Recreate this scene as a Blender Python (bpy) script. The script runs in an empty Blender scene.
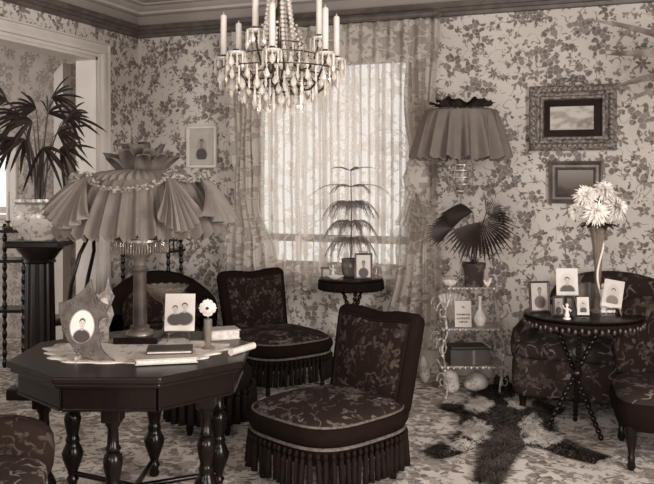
import bpy, math, random
from math import sin, cos, pi, radians, sqrt, atan2
from mathutils import Vector, Matrix

# ------------------------------------------------------------------ camera, world, light, exposure
A = radians(20.9)           # the camera looks this far to the left of the back wall's normal
HC = 1.55                   # eye height
FPX, CX, HY = 830.0, 327.0, 180.0
sc = bpy.context.scene
col = sc.collection
camd = bpy.data.cameras.new('camera'); cam = bpy.data.objects.new('camera', camd); col.objects.link(cam)
cam.location = (0, 0, HC); cam.rotation_euler = (pi/2, 0, A)
camd.sensor_width = 36; camd.lens = FPX/654*36; camd.shift_y = -(242-HY)/654
camd.clip_start = 0.05
sc.camera = cam
sc.view_settings.view_transform = 'Standard'
try: sc.view_settings.look = 'None'
except Exception: pass
sc.view_settings.exposure = 0.02; sc.view_settings.gamma = 1.0
sc.view_settings.use_curve_mapping = False
world = bpy.data.worlds.new('sky'); sc.world = world; world.use_nodes = True
bgn = world.node_tree.nodes.get('Background') or world.node_tree.nodes.new('ShaderNodeBackground')
bgn.inputs[0].default_value = (1.0, 0.95, 0.89, 1); bgn.inputs[1].default_value = 1.2

def area(name, loc, rot, sx, sy, power):
    l = bpy.data.lights.new(name, 'AREA'); l.shape = 'RECTANGLE'; l.size = sx; l.size_y = sy; l.energy = power
    l.color = (1.0, 0.975, 0.95)
    o = bpy.data.objects.new(name, l); col.objects.link(o); o.location = loc; o.rotation_euler = rot
    return o
# daylight through the windows behind the camera and in the right wall
area('daylight_front_window', (-2.7, -1.35, 1.75), (radians(90), 0, 0), 1.5, 2.0, 62)
area('daylight_front_window', (0.2, -1.35, 1.75), (radians(90), 0, 0), 1.5, 2.0, 150)
area('daylight_right_window', (2.0, 1.6, 1.75), (radians(90), 0, radians(90)), 1.8, 2.0, 310)
area('far_room_fill', (-7.6, 2.2, 1.8), (radians(90), 0, radians(-10)), 1.6, 2.0, 62)  # area light added inside the adjoining room, standing in for window light

# ------------------------------------------------------------------ colour: the sepia tone scale of the print
def _lin(c):
    c /= 255.0
    return c/12.92 if c <= 0.04045 else ((c+0.055)/1.055)**2.4
_T = [(-40, (10, 6, 5)), (0, (26, 17, 13)), (40, (46, 37, 33)), (90, (97, 88, 82)), (140, (147, 137, 130)), (190, (196, 187, 179)), (255, (255, 248, 238))]
def sep(v):
    v = max(-40, min(255, v))
    for (a, ca), (b, cb) in zip(_T, _T[1:]):
        if v <= b:
            t = (v-a)/(b-a)
            return tuple(_lin(ca[i]+(cb[i]-ca[i])*t) for i in range(3)) + (1.0,)

# ------------------------------------------------------------------ node helpers
class G:
    def __init__(s, name):
        s.m = bpy.data.materials.new(name); s.m.use_nodes = True
        s.t = s.m.node_tree; s.t.nodes.clear()
        s.out = s.t.nodes.new('ShaderNodeOutputMaterial')
    def put(s, sock, val):
        if isinstance(val, bpy.types.NodeSocket): s.t.links.new(val, sock)
        else: sock.default_value = val
    def m_(s, op, a, b=None, c=None):
        n = s.t.nodes.new('ShaderNodeMath'); n.operation = op
        for i, v in enumerate((a, b, c)):
            if v is not None: s.put(n.inputs[i], v)
        return n.outputs[0]
    def add(s, a, b): return s.m_('ADD', a, b)
    def sub(s, a, b): return s.m_('SUBTRACT', a, b)
    def mul(s, a, b): return s.m_('MULTIPLY', a, b)
    def div(s, a, b): return s.m_('DIVIDE', a, b)
    def mx(s, a, b): return s.m_('MAXIMUM', a, b)
    def mn(s, a, b): return s.m_('MINIMUM', a, b)
    def lt(s, a, b): return s.m_('LESS_THAN', a, b)
    def vm(s, op, a, b):
        n = s.t.nodes.new('ShaderNodeVectorMath'); n.operation = op
        s.put(n.inputs[0], a); s.put(n.inputs[1], b); return n.outputs[0]
    def xyz(s, v):
        n = s.t.nodes.new('ShaderNodeSeparateXYZ'); s.put(n.inputs[0], v); return n.outputs
    def vec(s, x, y, z=0.0):
        n = s.t.nodes.new('ShaderNodeCombineXYZ')
        for i, v in enumerate((x, y, z)): s.put(n.inputs[i], v)
        return n.outputs[0]
    def obj(s): return s.t.nodes.new('ShaderNodeTexCoord').outputs['Object']
    def plane(s, axes):
        if axes == 'ARM':
            o = s.xyz(s.obj()); return s.vec(s.add(o[0], o[2]), o[1])
        if axes == 'CUSHION':      # oblique, so that top, front and sides all carry the pattern
            o = s.xyz(s.obj()); return s.vec(s.add(o[0], s.mul(o[1], 0.35)), s.add(s.mul(o[2], 0.9), s.mul(o[1], 0.9)))
        o = s.xyz(s.obj()); k = {'X': 0, 'Y': 1, 'Z': 2}
        return s.vec(o[k[axes[0]]], o[k[axes[1]]])
    def noise(s, v, scale, detail=2.0, which='Fac'):
        n = s.t.nodes.new('ShaderNodeTexNoise'); s.put(n.inputs['Vector'], v)
        n.inputs['Scale'].default_value = scale; n.inputs['Detail'].default_value = detail
        return n.outputs[0 if which == 'Fac' else 1]
    def ramp(s, x, a, b):
        n = s.t.nodes.new('ShaderNodeMapRange'); n.interpolation_type = 'SMOOTHSTEP'
        s.put(n.inputs[0], x); s.put(n.inputs[1], a); s.put(n.inputs[2], b)
        n.inputs[3].default_value = 0; n.inputs[4].default_value = 1
        return n.outputs[0]
    def mix(s, f, a, b):
        n = s.t.nodes.new('ShaderNodeMix'); n.data_type = 'RGBA'
        s.put(n.inputs[0], f); s.put(n.inputs[6], a); s.put(n.inputs[7], b)
        return n.outputs[2]
    def warp(s, v, amount, scale):
        c = s.noise(v, scale, 2.0, 'Color')
        c = s.vm('SUBTRACT', c, (0.5, 0.5, 0.5)); c = s.vm('MULTIPLY', c, (amount, amount, 0))
        return s.vm('ADD', v, c)
    def flowers(s, v, scale, R, lobes=5, amp=0.35, prob=0.8, seed=0.0, soft=0.8, rnd=0.9):
        """petalled blots, one in each cell: mask and distance from the flower's centre"""
        v = s.vm('ADD', v, (seed, seed*1.7, 0))
        n = s.t.nodes.new('ShaderNodeTexVoronoi'); n.voronoi_dimensions = '2D'
        s.put(n.inputs['Vector'], v); n.inputs['Scale'].default_value = scale; n.inputs['Randomness'].default_value = rnd
        d = s.xyz(s.vm('SUBTRACT', v, n.outputs['Position'])); c = s.xyz(n.outputs['Color'])
        r = s.m_('SQRT', s.add(s.mul(d[0], d[0]), s.mul(d[1], d[1])))
        ang = s.m_('ARCTAN2', d[1], d[0])
        w = s.m_('COSINE', s.add(s.mul(ang, float(lobes)), s.mul(c[1], 6.28)))
        rad = s.mul(s.mul(s.add(s.mul(c[0], 0.7), 0.55), R), s.add(s.mul(w, amp), 1.0))
        k = s.mul(s.ramp(r, rad, s.mul(rad, soft)), s.lt(c[2], prob))
        return k, s.div(r, R)
    def principled(s, colr, rough=0.6, metal=0.0, spec=0.4, sheen=0.0):
        b = s.t.nodes.new('ShaderNodeBsdfPrincipled')
        s.put(b.inputs['Base Color'], colr); s.put(b.inputs['Roughness'], rough)
        b.inputs['Metallic'].default_value = metal; b.inputs['Specular IOR Level'].default_value = spec
        if sheen:
            b.inputs['Sheen Weight'].default_value = sheen; b.inputs['Sheen Tint'].default_value = sep(190)
        return b
    def done(s, node):
        s.t.links.new(node.outputs[0], s.out.inputs[0]); return s.m
    def bump(s, b, h, strength=0.3, dist=0.01):
        n = s.t.nodes.new('ShaderNodeBump'); n.inputs['Strength'].default_value = strength; n.inputs['Distance'].default_value = dist
        s.put(n.inputs['Height'], h); s.t.links.new(n.outputs[0], b.inputs['Normal'])

def plain(name, v, rough=0.6, metal=0.0, spec=0.4, var=0.12, scale=9.0, bump=0.0, stretch=None, sheen=0.0):
    g = G(name); o = g.obj()
    if stretch: o = g.vm('MULTIPLY', o, stretch)
    f = g.noise(o, scale, 4.0)
    c = g.mix(g.ramp(f, 0.3, 0.7), sep(v-abs(v)*var), sep(v+abs(v)*var))
    b = g.principled(c, rough, metal, spec, sheen)
    if bump: g.bump(b, g.noise(o, scale*6, 3.0), bump)
    return g.done(b)

def floral(name, axes, ground, layers, warp=(0.02, 9), stems=None, rough=0.8, spec=0.3, weave=0, inner=0.5, var=6, sheen=0.0, bump=0.0, cell=42.0):
    g = G(name); v0 = g.plane(axes); v = g.warp(v0, *warp)
    blot = g.noise(v0, 2.2, 3.0)
    c = g.mix(g.ramp(blot, 0.3, 0.7), sep(ground-var), sep(ground+var))
    if stems:
        sscale, width, sv = stems
        n1 = g.noise(v0, sscale, 1.0)
        ln = g.ramp(g.m_('ABSOLUTE', g.sub(n1, 0.5)), width, width*0.4)
        gate = g.ramp(g.noise(v0, sscale*1.7, 1.0), 0.45, 0.55)
        c = g.mix(g.mul(ln, gate), c, sep(sv))
    hh = None
    fine = g.noise(v0, 75.0, 2.0)
    e = g.t.nodes.new('ShaderNodeTexVoronoi'); e.voronoi_dimensions = '2D'; e.feature = 'DISTANCE_TO_EDGE'
    g.put(e.inputs['Vector'], v); e.inputs['Scale'].default_value = cell
    f1 = g.t.nodes.new('ShaderNodeTexVoronoi'); f1.voronoi_dimensions = '2D'
    g.put(f1.inputs['Vector'], v); f1.inputs['Scale'].default_value = cell
    leafy = g.mul(g.ramp(f1.outputs['Distance'], 0.72, 0.52), g.ramp(e.outputs['Distance'], 0.0, 0.04)); ctone = g.xyz(f1.outputs['Color'])[0]
    keep = g.lt(g.xyz(f1.outputs['Color'])[1], 0.92)
    leafy = g.mul(leafy, keep)
    for (scale, R, lobes, amp, prob, val, seed) in layers:
        k, rr = g.flowers(v, scale, R, lobes, amp, prob, seed)
        rings = g.m_('SINE', g.mul(rr, 11.0))
        tone = g.mul(g.add(g.mul(ctone, 0.8), g.mul(fine, 0.3)), inner); k = g.mul(k, leafy)
        cc = g.mix(tone, sep(val), sep(val+(ground-val)*0.75))
        c = g.mix(k, c, cc)
        hh = k if hh is None else g.mx(hh, k)
    b = g.principled(c, rough, 0, spec, sheen)
    if bump: g.bump(b, g.add(g.mul(hh, 1.0), g.mul(fine, 0.5)), bump, 0.004)
    return g.done(b)

def lace(name, axes, v=205, net=0.5, fl=0.35, scale=6.0, seed=0.0, stripe=0.0, trans=0.5):
    g = G(name); v0 = g.plane(axes); w = g.warp(v0, 0.03, 7)
    k1, _ = g.flowers(w, scale, 0.075, 5, 0.4, 0.75, seed)
    k2, _ = g.flowers(w, scale*2.3, 0.028, 3, 0.5, 0.6, seed+3.1)
    n1 = g.noise(v0, scale*0.9, 1.0)
    ln = g.ramp(g.m_('ABSOLUTE', g.sub(n1, 0.5)), 0.02, 0.008)
    k = g.mx(g.mx(k1, k2), ln)
    a = g.add(net, g.mul(k, fl))
    if stripe:      # dense and open bands running down the length of the cloth
        x = g.xyz(v0)[0]; wv = g.m_('SINE', g.add(g.mul(x, 96.0), g.mul(g.noise(v0, 1.5, 1.0), 3.0)))
        a = g.mn(g.add(a, g.mul(g.ramp(wv, -0.3, 0.5), stripe)), 0.97)
    cc = g.mix(k, sep(v-12), sep(v+15))
    d = g.t.nodes.new('ShaderNodeBsdfDiffuse'); g.put(d.inputs[0], cc)
    tr = g.t.nodes.new('ShaderNodeBsdfTranslucent'); g.put(tr.inputs[0], cc)
    m1 = g.t.nodes.new('ShaderNodeMixShader'); m1.inputs[0].default_value = trans
    g.t.links.new(d.outputs[0], m1.inputs[1]); g.t.links.new(tr.outputs[0], m1.inputs[2])
    tp = g.t.nodes.new('ShaderNodeBsdfTransparent')
    m2 = g.t.nodes.new('ShaderNodeMixShader'); g.put(m2.inputs[0], a)
    g.t.links.new(tp.outputs[0], m2.inputs[1]); g.t.links.new(m1.outputs[0], m2.inputs[2])
    return g.done(m2)

def cloth(name, v, trans=0.3, var=0.1, alpha=1.0):
    g = G(name); f = g.noise(g.obj(), 14, 3)
    cc = g.mix(f, sep(v*(1-var)), sep(v*(1+var)))
    d = g.t.nodes.new('ShaderNodeBsdfDiffuse'); g.put(d.inputs[0], cc)
    tr = g.t.nodes.new('ShaderNodeBsdfTranslucent'); g.put(tr.inputs[0], cc)
    m1 = g.t.nodes.new('ShaderNodeMixShader'); m1.inputs[0].default_value = trans
    g.t.links.new(d.outputs[0], m1.inputs[1]); g.t.links.new(tr.outputs[0], m1.inputs[2])
    if alpha >= 1: return g.done(m1)
    tp = g.t.nodes.new('ShaderNodeBsdfTransparent')
    m2 = g.t.nodes.new('ShaderNodeMixShader'); m2.inputs[0].default_value = alpha
    g.t.links.new(tp.outputs[0], m2.inputs[1]); g.t.links.new(m1.outputs[0], m2.inputs[2])
    return g.done(m2)

def glassy(name, v=225, solid=0.5, rough=0.08):
    g = G(name); b = g.principled(sep(v), rough, 0.0, 0.9)
    tp = g.t.nodes.new('ShaderNodeBsdfTransparent'); tp.inputs[0].default_value = sep(235)
    m2 = g.t.nodes.new('ShaderNodeMixShader'); m2.inputs[0].default_value = solid
    g.t.links.new(tp.outputs[0], m2.inputs[1]); g.t.links.new(b.outputs[0], m2.inputs[2])
    return g.done(m2)

def portrait(name, w, h, bg, figs, vign=None, cloth_v=50, face_v=160, hair_v=55, oval=False):
    """printed head-and-shoulders photograph in the plane x,z; figs = [(x, z, scale)] in fractions of the print"""
    g = G(name); o = g.xyz(g.obj()); X = g.div(o[0], w); Z = g.div(o[2], h)
    def ell(cx, cz, rx, rz, soft=0.8):
        a = g.div(g.sub(X, cx), rx); b = g.div(g.sub(Z, cz), rz)
        return g.ramp(g.add(g.mul(a, a), g.mul(b, b)), 1.0, soft)
    f = g.noise(g.obj(), 30, 3)
    c = g.mix(f, sep(bg-8), sep(bg+8))
    if vign is not None: c = g.mix(ell(0, 0.02, 0.42, 0.45, 0.2), c, sep(vign))
    for (x, z, s) in figs:
        c = g.mix(ell(x, z-0.46*s, 0.44*s, 0.30*s, 0.55), c, sep(cloth_v))
        c = g.mix(ell(x, z-0.17*s, 0.08*s, 0.08*s), c, sep(face_v*0.85))
        c = g.mix(ell(x, z+0.05*s, 0.145*s, 0.125*s), c, sep(hair_v))
        c = g.mix(ell(x, z-0.03*s, 0.13*s, 0.145*s, 0.8), c, sep(face_v))
        c = g.mix(ell(x-0.04*s, z-0.01*s, 0.022*s, 0.014*s, 0.4), c, sep(face_v*0.6))
        c = g.mix(ell(x+0.04*s, z-0.01*s, 0.022*s, 0.014*s, 0.4), c, sep(face_v*0.6))
        c = g.mix(ell(x, z-0.095*s, 0.04*s, 0.012*s, 0.4), c, sep(face_v*0.65))
    return g.done(g.principled(c, 0.5, 0, 0.3))

# ------------------------------------------------------------------ mesh helpers
class MB:
    def __init__(s): s.v = []; s.f = []
    def add(s, vs, fs):
        o = len(s.v); s.v += [tuple(v) for v in vs]; s.f += [tuple(i+o for i in f) for f in fs]; return s
    def box(s, c, d, rot=None):
        x, y, z = d[0]/2, d[1]/2, d[2]/2
        vs = [Vector((a*x, b*y, e*z)) for a in (-1, 1) for b in (-1, 1) for e in (-1, 1)]
        if rot is not None: vs = [rot @ v for v in vs]
        vs = [v+Vector(c) for v in vs]
        return s.add(vs, [(0, 1, 3, 2), (4, 6, 7, 5), (0, 4, 5, 1), (2, 3, 7, 6), (0, 2, 6, 4), (1, 5, 7, 3)])
    def tube(s, path, rad, n=8, closed=False, flat=1.0):
        P = [Vector(p) for p in path]; k = len(P)
        if not isinstance(rad, (list, tuple)): rad = [rad]*k
        T = []
        for i in range(k):
            a = P[(i-1) % k] if closed or i > 0 else P[i]; b = P[(i+1) % k] if closed or i < k-1 else P[i]
            t = (b-a); T.append(t.normalized() if t.length > 1e-9 else Vector((0, 0, 1)))
        ref = Vector((0, 0, 1)) if abs(T[0].z) < 0.9 else Vector((1, 0, 0))
        nrm = (ref - T[0]*ref.dot(T[0])).normalized()
        vs = []
        for i in range(k):
            nrm = nrm - T[i]*nrm.dot(T[i])
            nrm = nrm.normalized() if nrm.length > 1e-6 else T[i].orthogonal().normalized()
            bi = T[i].cross(nrm)
            for j in range(n):
                a = 2*pi*j/n
                vs.append(P[i] + nrm*(cos(a)*rad[i]) + bi*(sin(a)*rad[i]*flat))
        fs = []
        for i in range(k if closed else k-1):
            for j in range(n):
                a, b = i*n+j, i*n+(j+1) % n; i2 = (i+1) % k
                fs.append((a, b, i2*n+(j+1) % n, i2*n+j))
        if not closed:
            fs.append(tuple(range(n-1, -1, -1))); fs.append(tuple((k-1)*n+j for j in range(n)))
        return s.add(vs, fs)
    def lathe(s, prof, n=20, c=(0, 0, 0), fn=None, close=True):
        """prof = [(r, z)]; fn(theta, t, r, z) -> (r, z) may ripple it"""
        vs = []; k = len(prof)
        for i, (r, z) in enumerate(prof):
            for j in range(n):
                a = 2*pi*j/n; rr, zz = (fn(a, i/(k-1), r, z) if fn else (r, z))
                vs.append((c[0]+rr*cos(a), c[1]+rr*sin(a), c[2]+zz))
        fs = [(i*n+j, i*n+(j+1) % n, (i+1)*n+(j+1) % n, (i+1)*n+j) for i in range(k-1) for j in range(n)]
        if close:
            fs.append(tuple(range(n-1, -1, -1))); fs.append(tuple((k-1)*n+j for j in range(n)))
        return s.add(vs, fs)
    def ball(s, c, r, n=8, m=5):
        if not isinstance(r, (list, tuple)): r = (r, r, r)
        vs = [(c[0], c[1], c[2]-r[2])]
        for i in range(1, m):
            p = -pi/2+pi*i/m
            for j in range(n):
                a = 2*pi*j/n; vs.append((c[0]+r[0]*cos(p)*cos(a), c[1]+r[1]*cos(p)*sin(a), c[2]+r[2]*sin(p)))
        vs.append((c[0], c[1], c[2]+r[2])); fs = []
        for j in range(n):
            fs.append((0, 1+(j+1) % n, 1+j)); L = 1+(m-2)*n; fs.append((L+j, L+(j+1) % n, len(vs)-1))
            for i in range(m-2):
                a = 1+i*n; fs.append((a+j, a+(j+1) % n, a+n+(j+1) % n, a+n+j))
        return s.add(vs, fs)
    def super(s, c, d, e=0.45, e2=None, n=28, m=14, fn=None):
        """superellipsoid cushion of half sizes d; small e = boxier"""
        e2 = e if e2 is None else e2
        def p(x, q): return math.copysign(abs(x)**q, x)
        vs = []
        for i in range(m+1):
            f = -pi/2+pi*i/m
            for j in range(n):
                a = 2*pi*j/n
                q = Vector((d[0]*p(cos(f), e2)*p(cos(a), e), d[1]*p(cos(f), e2)*p(sin(a), e), d[2]*p(sin(f), e2)))
                if fn: q = fn(q)
                vs.append(q+Vector(c))
        fs = [(i*n+j, i*n+(j+1) % n, (i+1)*n+(j+1) % n, (i+1)*n+j) for i in range(m) for j in range(n)]
        return s.add(vs, fs)
    def prism(s, pts, y0, y1, axes='XZ'):
        n = len(pts)
        def q(a, b, y): return {'XZ': (a, y, b), 'XY': (a, b, y), 'YZ': (y, a, b)}[axes]
        vs = [q(a, b, y0) for a, b in pts]+[q(a, b, y1) for a, b in pts]
        fs = [tuple(range(n)), tuple(range(2*n-1, n-1, -1))]+[(i, n+i, n+(i+1) % n, (i+1) % n) for i in range(n)]
        return s.add(vs, fs)
    def sheet(s, fn, nu, nv, closed=False):
        w = nu if closed else nu+1
        vs = [fn(i/nu, j/nv) for j in range(nv+1) for i in range(w)]
        fs = [(j*w+i, j*w+(i+1) % w, (j+1)*w+(i+1) % w, (j+1)*w+i) for j in range(nv) for i in range(nu)]
        return s.add(vs, fs)
    def frame(s, w, h, prof, y=0):
        """mitred picture frame in x,z: prof = [(inset, depth)]"""
        vs = []
        for (t, d) in prof:
            a, b = w/2-t, h/2-t
            vs += [(-a, y-d, -b), (a, y-d, -b), (a, y-d, b), (-a, y-d, b)]
        k = len(prof)
        fs = [(i*4+j, i*4+(j+1) % 4, (i+1)*4+(j+1) % 4, (i+1)*4+j) for i in range(k-1) for j in range(4)]
        return s.add(vs, fs)
    def mesh(s, name, smooth=True):
        me = bpy.data.meshes.new(name); me.from_pydata(s.v, [], s.f); me.update()
        if smooth: me.polygons.foreach_set('use_smooth', [True]*len(me.polygons))
        return me
    def build(s, name, mat, parent=None, smooth=True, loc=None, rot=None, solid=0, bevel=0):
        me = s.mesh(name, smooth); me.materials.append(mat)
        o = bpy.data.objects.new(name, me); col.objects.link(o)
        if parent is not None: o.parent = parent
        if loc is not None: o.location = loc
        if rot is not None: o.rotation_euler = rot
        if solid:
            md = o.modifiers.new('thickness', 'SOLIDIFY'); md.thickness = solid; md.offset = 0
        if bevel:
            md = o.modifiers.new('bevel', 'BEVEL'); md.width = bevel; md.segments = 2; md.limit_method = 'ANGLE'
        if smooth and hasattr(me, 'set_sharp_from_angle'): me.set_sharp_from_angle(angle=radians(50))
        return o

def share(src, name, parent, loc=(0, 0, 0), rot=(0, 0, 0), scale=(1, 1, 1)):
    o = bpy.data.objects.new(name, src.data); col.objects.link(o); o.parent = parent
    o.location = loc; o.rotation_euler = rot; o.scale = scale
    return o
def tag(o, label, cat, group=None):
    o['label'] = label; o['category'] = cat
    if group: o['group'] = group
    return o
def thing(name, label, cat, loc=(0, 0, 0), rz=0.0, group=None):
    o = bpy.data.objects.new(name, None); col.objects.link(o); o.empty_display_size = 0.1
    o.location = loc; o.rotation_euler = (0, 0, rz)
    return tag(o, label, cat, group)
def structure(o):
    o['kind'] = 'structure'; return o
def stuff(o):
    o['kind'] = 'stuff'; return o
def copy_tree(o, parent=None):
    c = o.copy(); col.objects.link(c)
    if parent is not None: c.parent = parent
    for ch in list(o.children): copy_tree(ch, c)
    return c

# the view frame: lateral offset (to the right), depth (away from the camera), height
def W(lat, d, z=0.0): return Vector((lat*cos(A)-d*sin(A), lat*sin(A)+d*cos(A), z))
def lat(px, d): return (px-CX)/FPX*d
def at(px, d, z=0.0): return W(lat(px, d), d, z)
def zat(py, d): return HC+(HY-py)*d/FPX
YB, XL = 6.55, -4.37          # planes of the back wall and the left wall
def on_back(px, py, y=YB):
    u = (px-CX)/FPX; dx, dy = u*cos(A)-sin(A), u*sin(A)+cos(A); t = y/dy
    return Vector((dx*t, y, HC+(HY-py)/FPX*t))
rnd = random.Random(7)
def jit(a): return rnd.uniform(-a, a)

# ------------------------------------------------------------------ materials
WALL_LAYERS = [(5.0, 0.078, 5, 0.30, 0.85, 78, 0.0), (7.6, 0.052, 7, 0.45, 0.52, 74, 4.3), (15.0, 0.023, 3, 0.45, 0.58, 88, 9.1)]
M = {}
M['wallpaper_back'] = floral('floral_wallpaper_back', 'XZ', 178, WALL_LAYERS, (0.022, 16), (9, 0.016, 105), rough=0.85, inner=0.5, cell=25.0)
M['wallpaper_left'] = floral('floral_wallpaper_left', 'YZ', 178, WALL_LAYERS, (0.022, 16), (9, 0.016, 105), rough=0.85, inner=0.5, cell=25.0)
M['wallpaper_far'] = floral('rose_wallpaper', 'XZ', 150, [(6.5, 0.085, 9, 0.10, 0.95, 96, 2.2), (13, 0.03, 3, 0.4, 0.7, 104, 6.0)], (0.02, 12), rough=0.85, inner=0.9)
M['paint'] = plain('cream_paint', 182, 0.45, var=0.03, scale=3)
M['frieze'] = plain('plain_frieze', 132, 0.8, var=0.04, scale=3)
M['ceiling'] = plain('ceiling_plaster', 165, 0.85, var=0.04, scale=3)
M['ceiling_band'] = plain('ceiling_stencil', 112, 0.85, var=0.2, scale=22)
M['rail'] = plain('dark_cornice_wood', 74, 0.45, var=0.12, scale=12)
M['wood'] = plain('dark_polished_wood', -20, 0.2, spec=0.16, var=0.35, scale=7, stretch=(1, 1, 0.2))
M['wood_top'] = plain('polished_table_top', -14, 0.3, spec=0.2, var=0.3, scale=5, stretch=(0.3, 1, 1))
M['ebony'] = plain('ebonised_wood', -15, 0.25, spec=0.22, var=0.25, scale=9)
M['carved'] = plain('carved_brown_wood', 64, 0.5, var=0.2, scale=26, bump=0.35)
M['velvet'] = plain('dark_velvet', -8, 0.95, spec=0.06, var=0.6, scale=16)
M['seat_tapestry'] = floral('floral_tapestry_seat', 'CUSHION', 20, [(6.5, 0.06, 5, 0.45, 0.5, 104, 1.3), (14, 0.026, 3, 0.5, 0.5, 84, 5.5)], (0.06, 14), (9, 0.02, 84), rough=0.9, spec=0.1, inner=0.9, var=4)
M['back_tapestry'] = floral('floral_tapestry_back', 'XZ', 8, [(9, 0.046, 5, 0.45, 0.5, 70, 0.6), (17, 0.022, 3, 0.5, 0.55, 62, 3.5)], (0.05, 16), (10, 0.02, 56), rough=0.9, spec=0.08, inner=1.0, var=4)
M['sofa_tapestry'] = floral('floral_sofa_cloth', 'XZ', 32, [(7, 0.05, 5, 0.4, 0.45, 72, 2.6), (15, 0.024, 3, 0.5, 0.45, 66, 7.5)], (0.04, 11), (7, 0.02, 90), rough=0.9, spec=0.1, inner=0.7, var=5)
M['sofa_seat'] = floral('floral_sofa_seat_cloth', 'CUSHION', 30, [(6, 0.055, 5, 0.4, 0.4, 108, 8.6), (15, 0.026, 3, 0.5, 0.4, 84, 1.5)], (0.05, 11), (7, 0.025, 96), rough=0.85, spec=0.15, inner=0.7, var=5)
M['braid'] = plain('pale_braid', 74, 0.7, var=0.2, scale=60)
M['tassel'] = plain('dark_tassel_thread', -4, 0.85, spec=0.1, var=0.3, scale=40)
M['carpet'] = floral('floral_carpet', 'XY', 188, [(4.2, 0.125, 6, 0.35, 0.75, 88, 0.4), (8.5, 0.05, 4, 0.45, 0.6, 94, 3.3), (20, 0.02, 3, 0.5, 0.6, 104, 7.7)], (0.07, 8), (5.5, 0.03, 100), rough=0.95, spec=0.05, inner=0.7, var=14, cell=21.0)
M['lace'] = lace('lace_sheer', 'XZ', 205, 0.36, 0.34, 4.6, 0.0, 0.4)
M['lace_drape'] = lace('lace_drape', 'XZ', 195, 0.58, 0.3, 6.5, 5.0)
M['lace_valance'] = lace('lace_valance', 'XZ', 195, 0.52, 0.25, 6.5, 8.0)
M['doily'] = lace('lace_doily', 'XY', 188, 0.78, 0.2, 14, 2.0, trans=0.08)
M['crystal'] = glassy('cut_crystal', 228, 0.62, 0.05)
M['glass'] = glassy('clear_glass', 130, 0.35, 0.06)
M['wax'] = plain('white_candle_wax', 205, 0.5, var=0.03)
M['bronze'] = plain('bronze_metal', 62, 0.35, 0.5, var=0.2)
M['brass'] = plain('aged_brass', 96, 0.32, 0.6, var=0.2)
M['gilt'] = plain('gilt_metal', 128, 0.4, 0.3, var=0.3, scale=40)
M['gilt_frame'] = plain('gilded_frame_plaster', 100, 0.5, 0.15, var=0.4, scale=45, bump=0.5)
M['shade'] = cloth('silk_lampshade', 106, 0.3)
M['shade_pale'] = cloth('gauze_lampshade', 124, 0.35)
M['shade_right'] = cloth('pleated_lampshade', 112, 0.3)
M['petal_silk'] = cloth('silk_petals', 88, 0.3, 0.3)
M['ruffle_dark'] = cloth('dark_ruffle', 48, 0.2, 0.3)
M['garland'] = plain('garland_ribbon', 104, 0.7, var=0.3, scale=60)
M['leaf'] = plain('palm_leaf', 30, 0.5, spec=0.2, var=0.35, scale=12)
M['leaf_pale'] = plain('pale_palm_leaf', 98, 0.45, var=0.3, scale=8)
M['stem'] = plain('plant_stem', 62, 0.6, var=0.25)
M['needle'] = plain('pine_needles', 96, 0.6, var=0.25)
M['soil'] = plain('potting_soil', 26, 0.95)
M['pot_dark'] = floral('glazed_dark_pot', 'XZ', 52, [(14, 0.035, 5, 0.4, 0.7, 84, 1.0)], rough=0.35, inner=0.4)
M['porcelain'] = floral('painted_porcelain', 'XZ', 178, [(9, 0.045, 5, 0.45, 0.65, 104, 1.6), (20, 0.02, 3, 0.5, 0.6, 112, 4.6)], (0.04, 16), (12, 0.02, 118), rough=0.2, spec=0.6, inner=0.5)
M['ceramic'] = plain('white_ceramic', 200, 0.25, var=0.04)
M['paper'] = plain('cream_paper', 178, 0.7, var=0.04)
M['page'] = plain('page_edges', 172, 0.8, var=0.08, scale=60)
M['book_dark'] = plain('dark_book_cloth', 50, 0.6, var=0.12)
M['book_grey'] = plain('grey_book_cloth', 92, 0.6, var=0.1)
M['book_pale'] = plain('pale_book_cloth', 150, 0.6, var=0.05)
M['white_frame'] = plain('white_painted_frame', 190, 0.5, var=0.03)
M['shell'] = floral('pale_linen_print', 'XZ', 168, [(16, 0.03, 5, 0.4, 0.6, 130, 1.0)], rough=0.8)
M['pelt'] = plain('pelt_hide', 22, 0.9, var=0.3, scale=12)
M['fur_dark'] = plain('dark_fur', 20, 0.8, spec=0.1, var=0.35, scale=10)
M['fur_brown'] = plain('brown_fur', 80, 0.8, spec=0.1, var=0.25, scale=10)
M['fur_pale'] = plain('pale_fur', 205, 0.75, var=0.12, scale=10)
M['petal_white'] = plain('white_petals', 205, 0.7, var=0.06, scale=30)
M['petal_eye'] = plain('flower_centre', 55, 0.8)
def sky_glass():
    g = G('window_pane_glass'); b = g.principled(sep(240), 0.02, 0, 0.5)
    tp = g.t.nodes.new('ShaderNodeBsdfTransparent')
    m2 = g.t.nodes.new('ShaderNodeMixShader'); m2.inputs[0].default_value = 0.06
    g.t.links.new(tp.outputs[0], m2.inputs[1]); g.t.links.new(b.outputs[0], m2.inputs[2])
    return g.done(m2)
M['pane'] = sky_glass()

# ------------------------------------------------------------------ the room
ZC = 3.13; XR = 2.1; YF = -1.5; XF = -9.0
b = MB(); b.box((XR/2+XF/2, YF/2+YB/2, -0.05), (XR-XF, YB-YF+0.6, 0.1)); structure(b.build('floor', M['carpet'], smooth=False))
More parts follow.
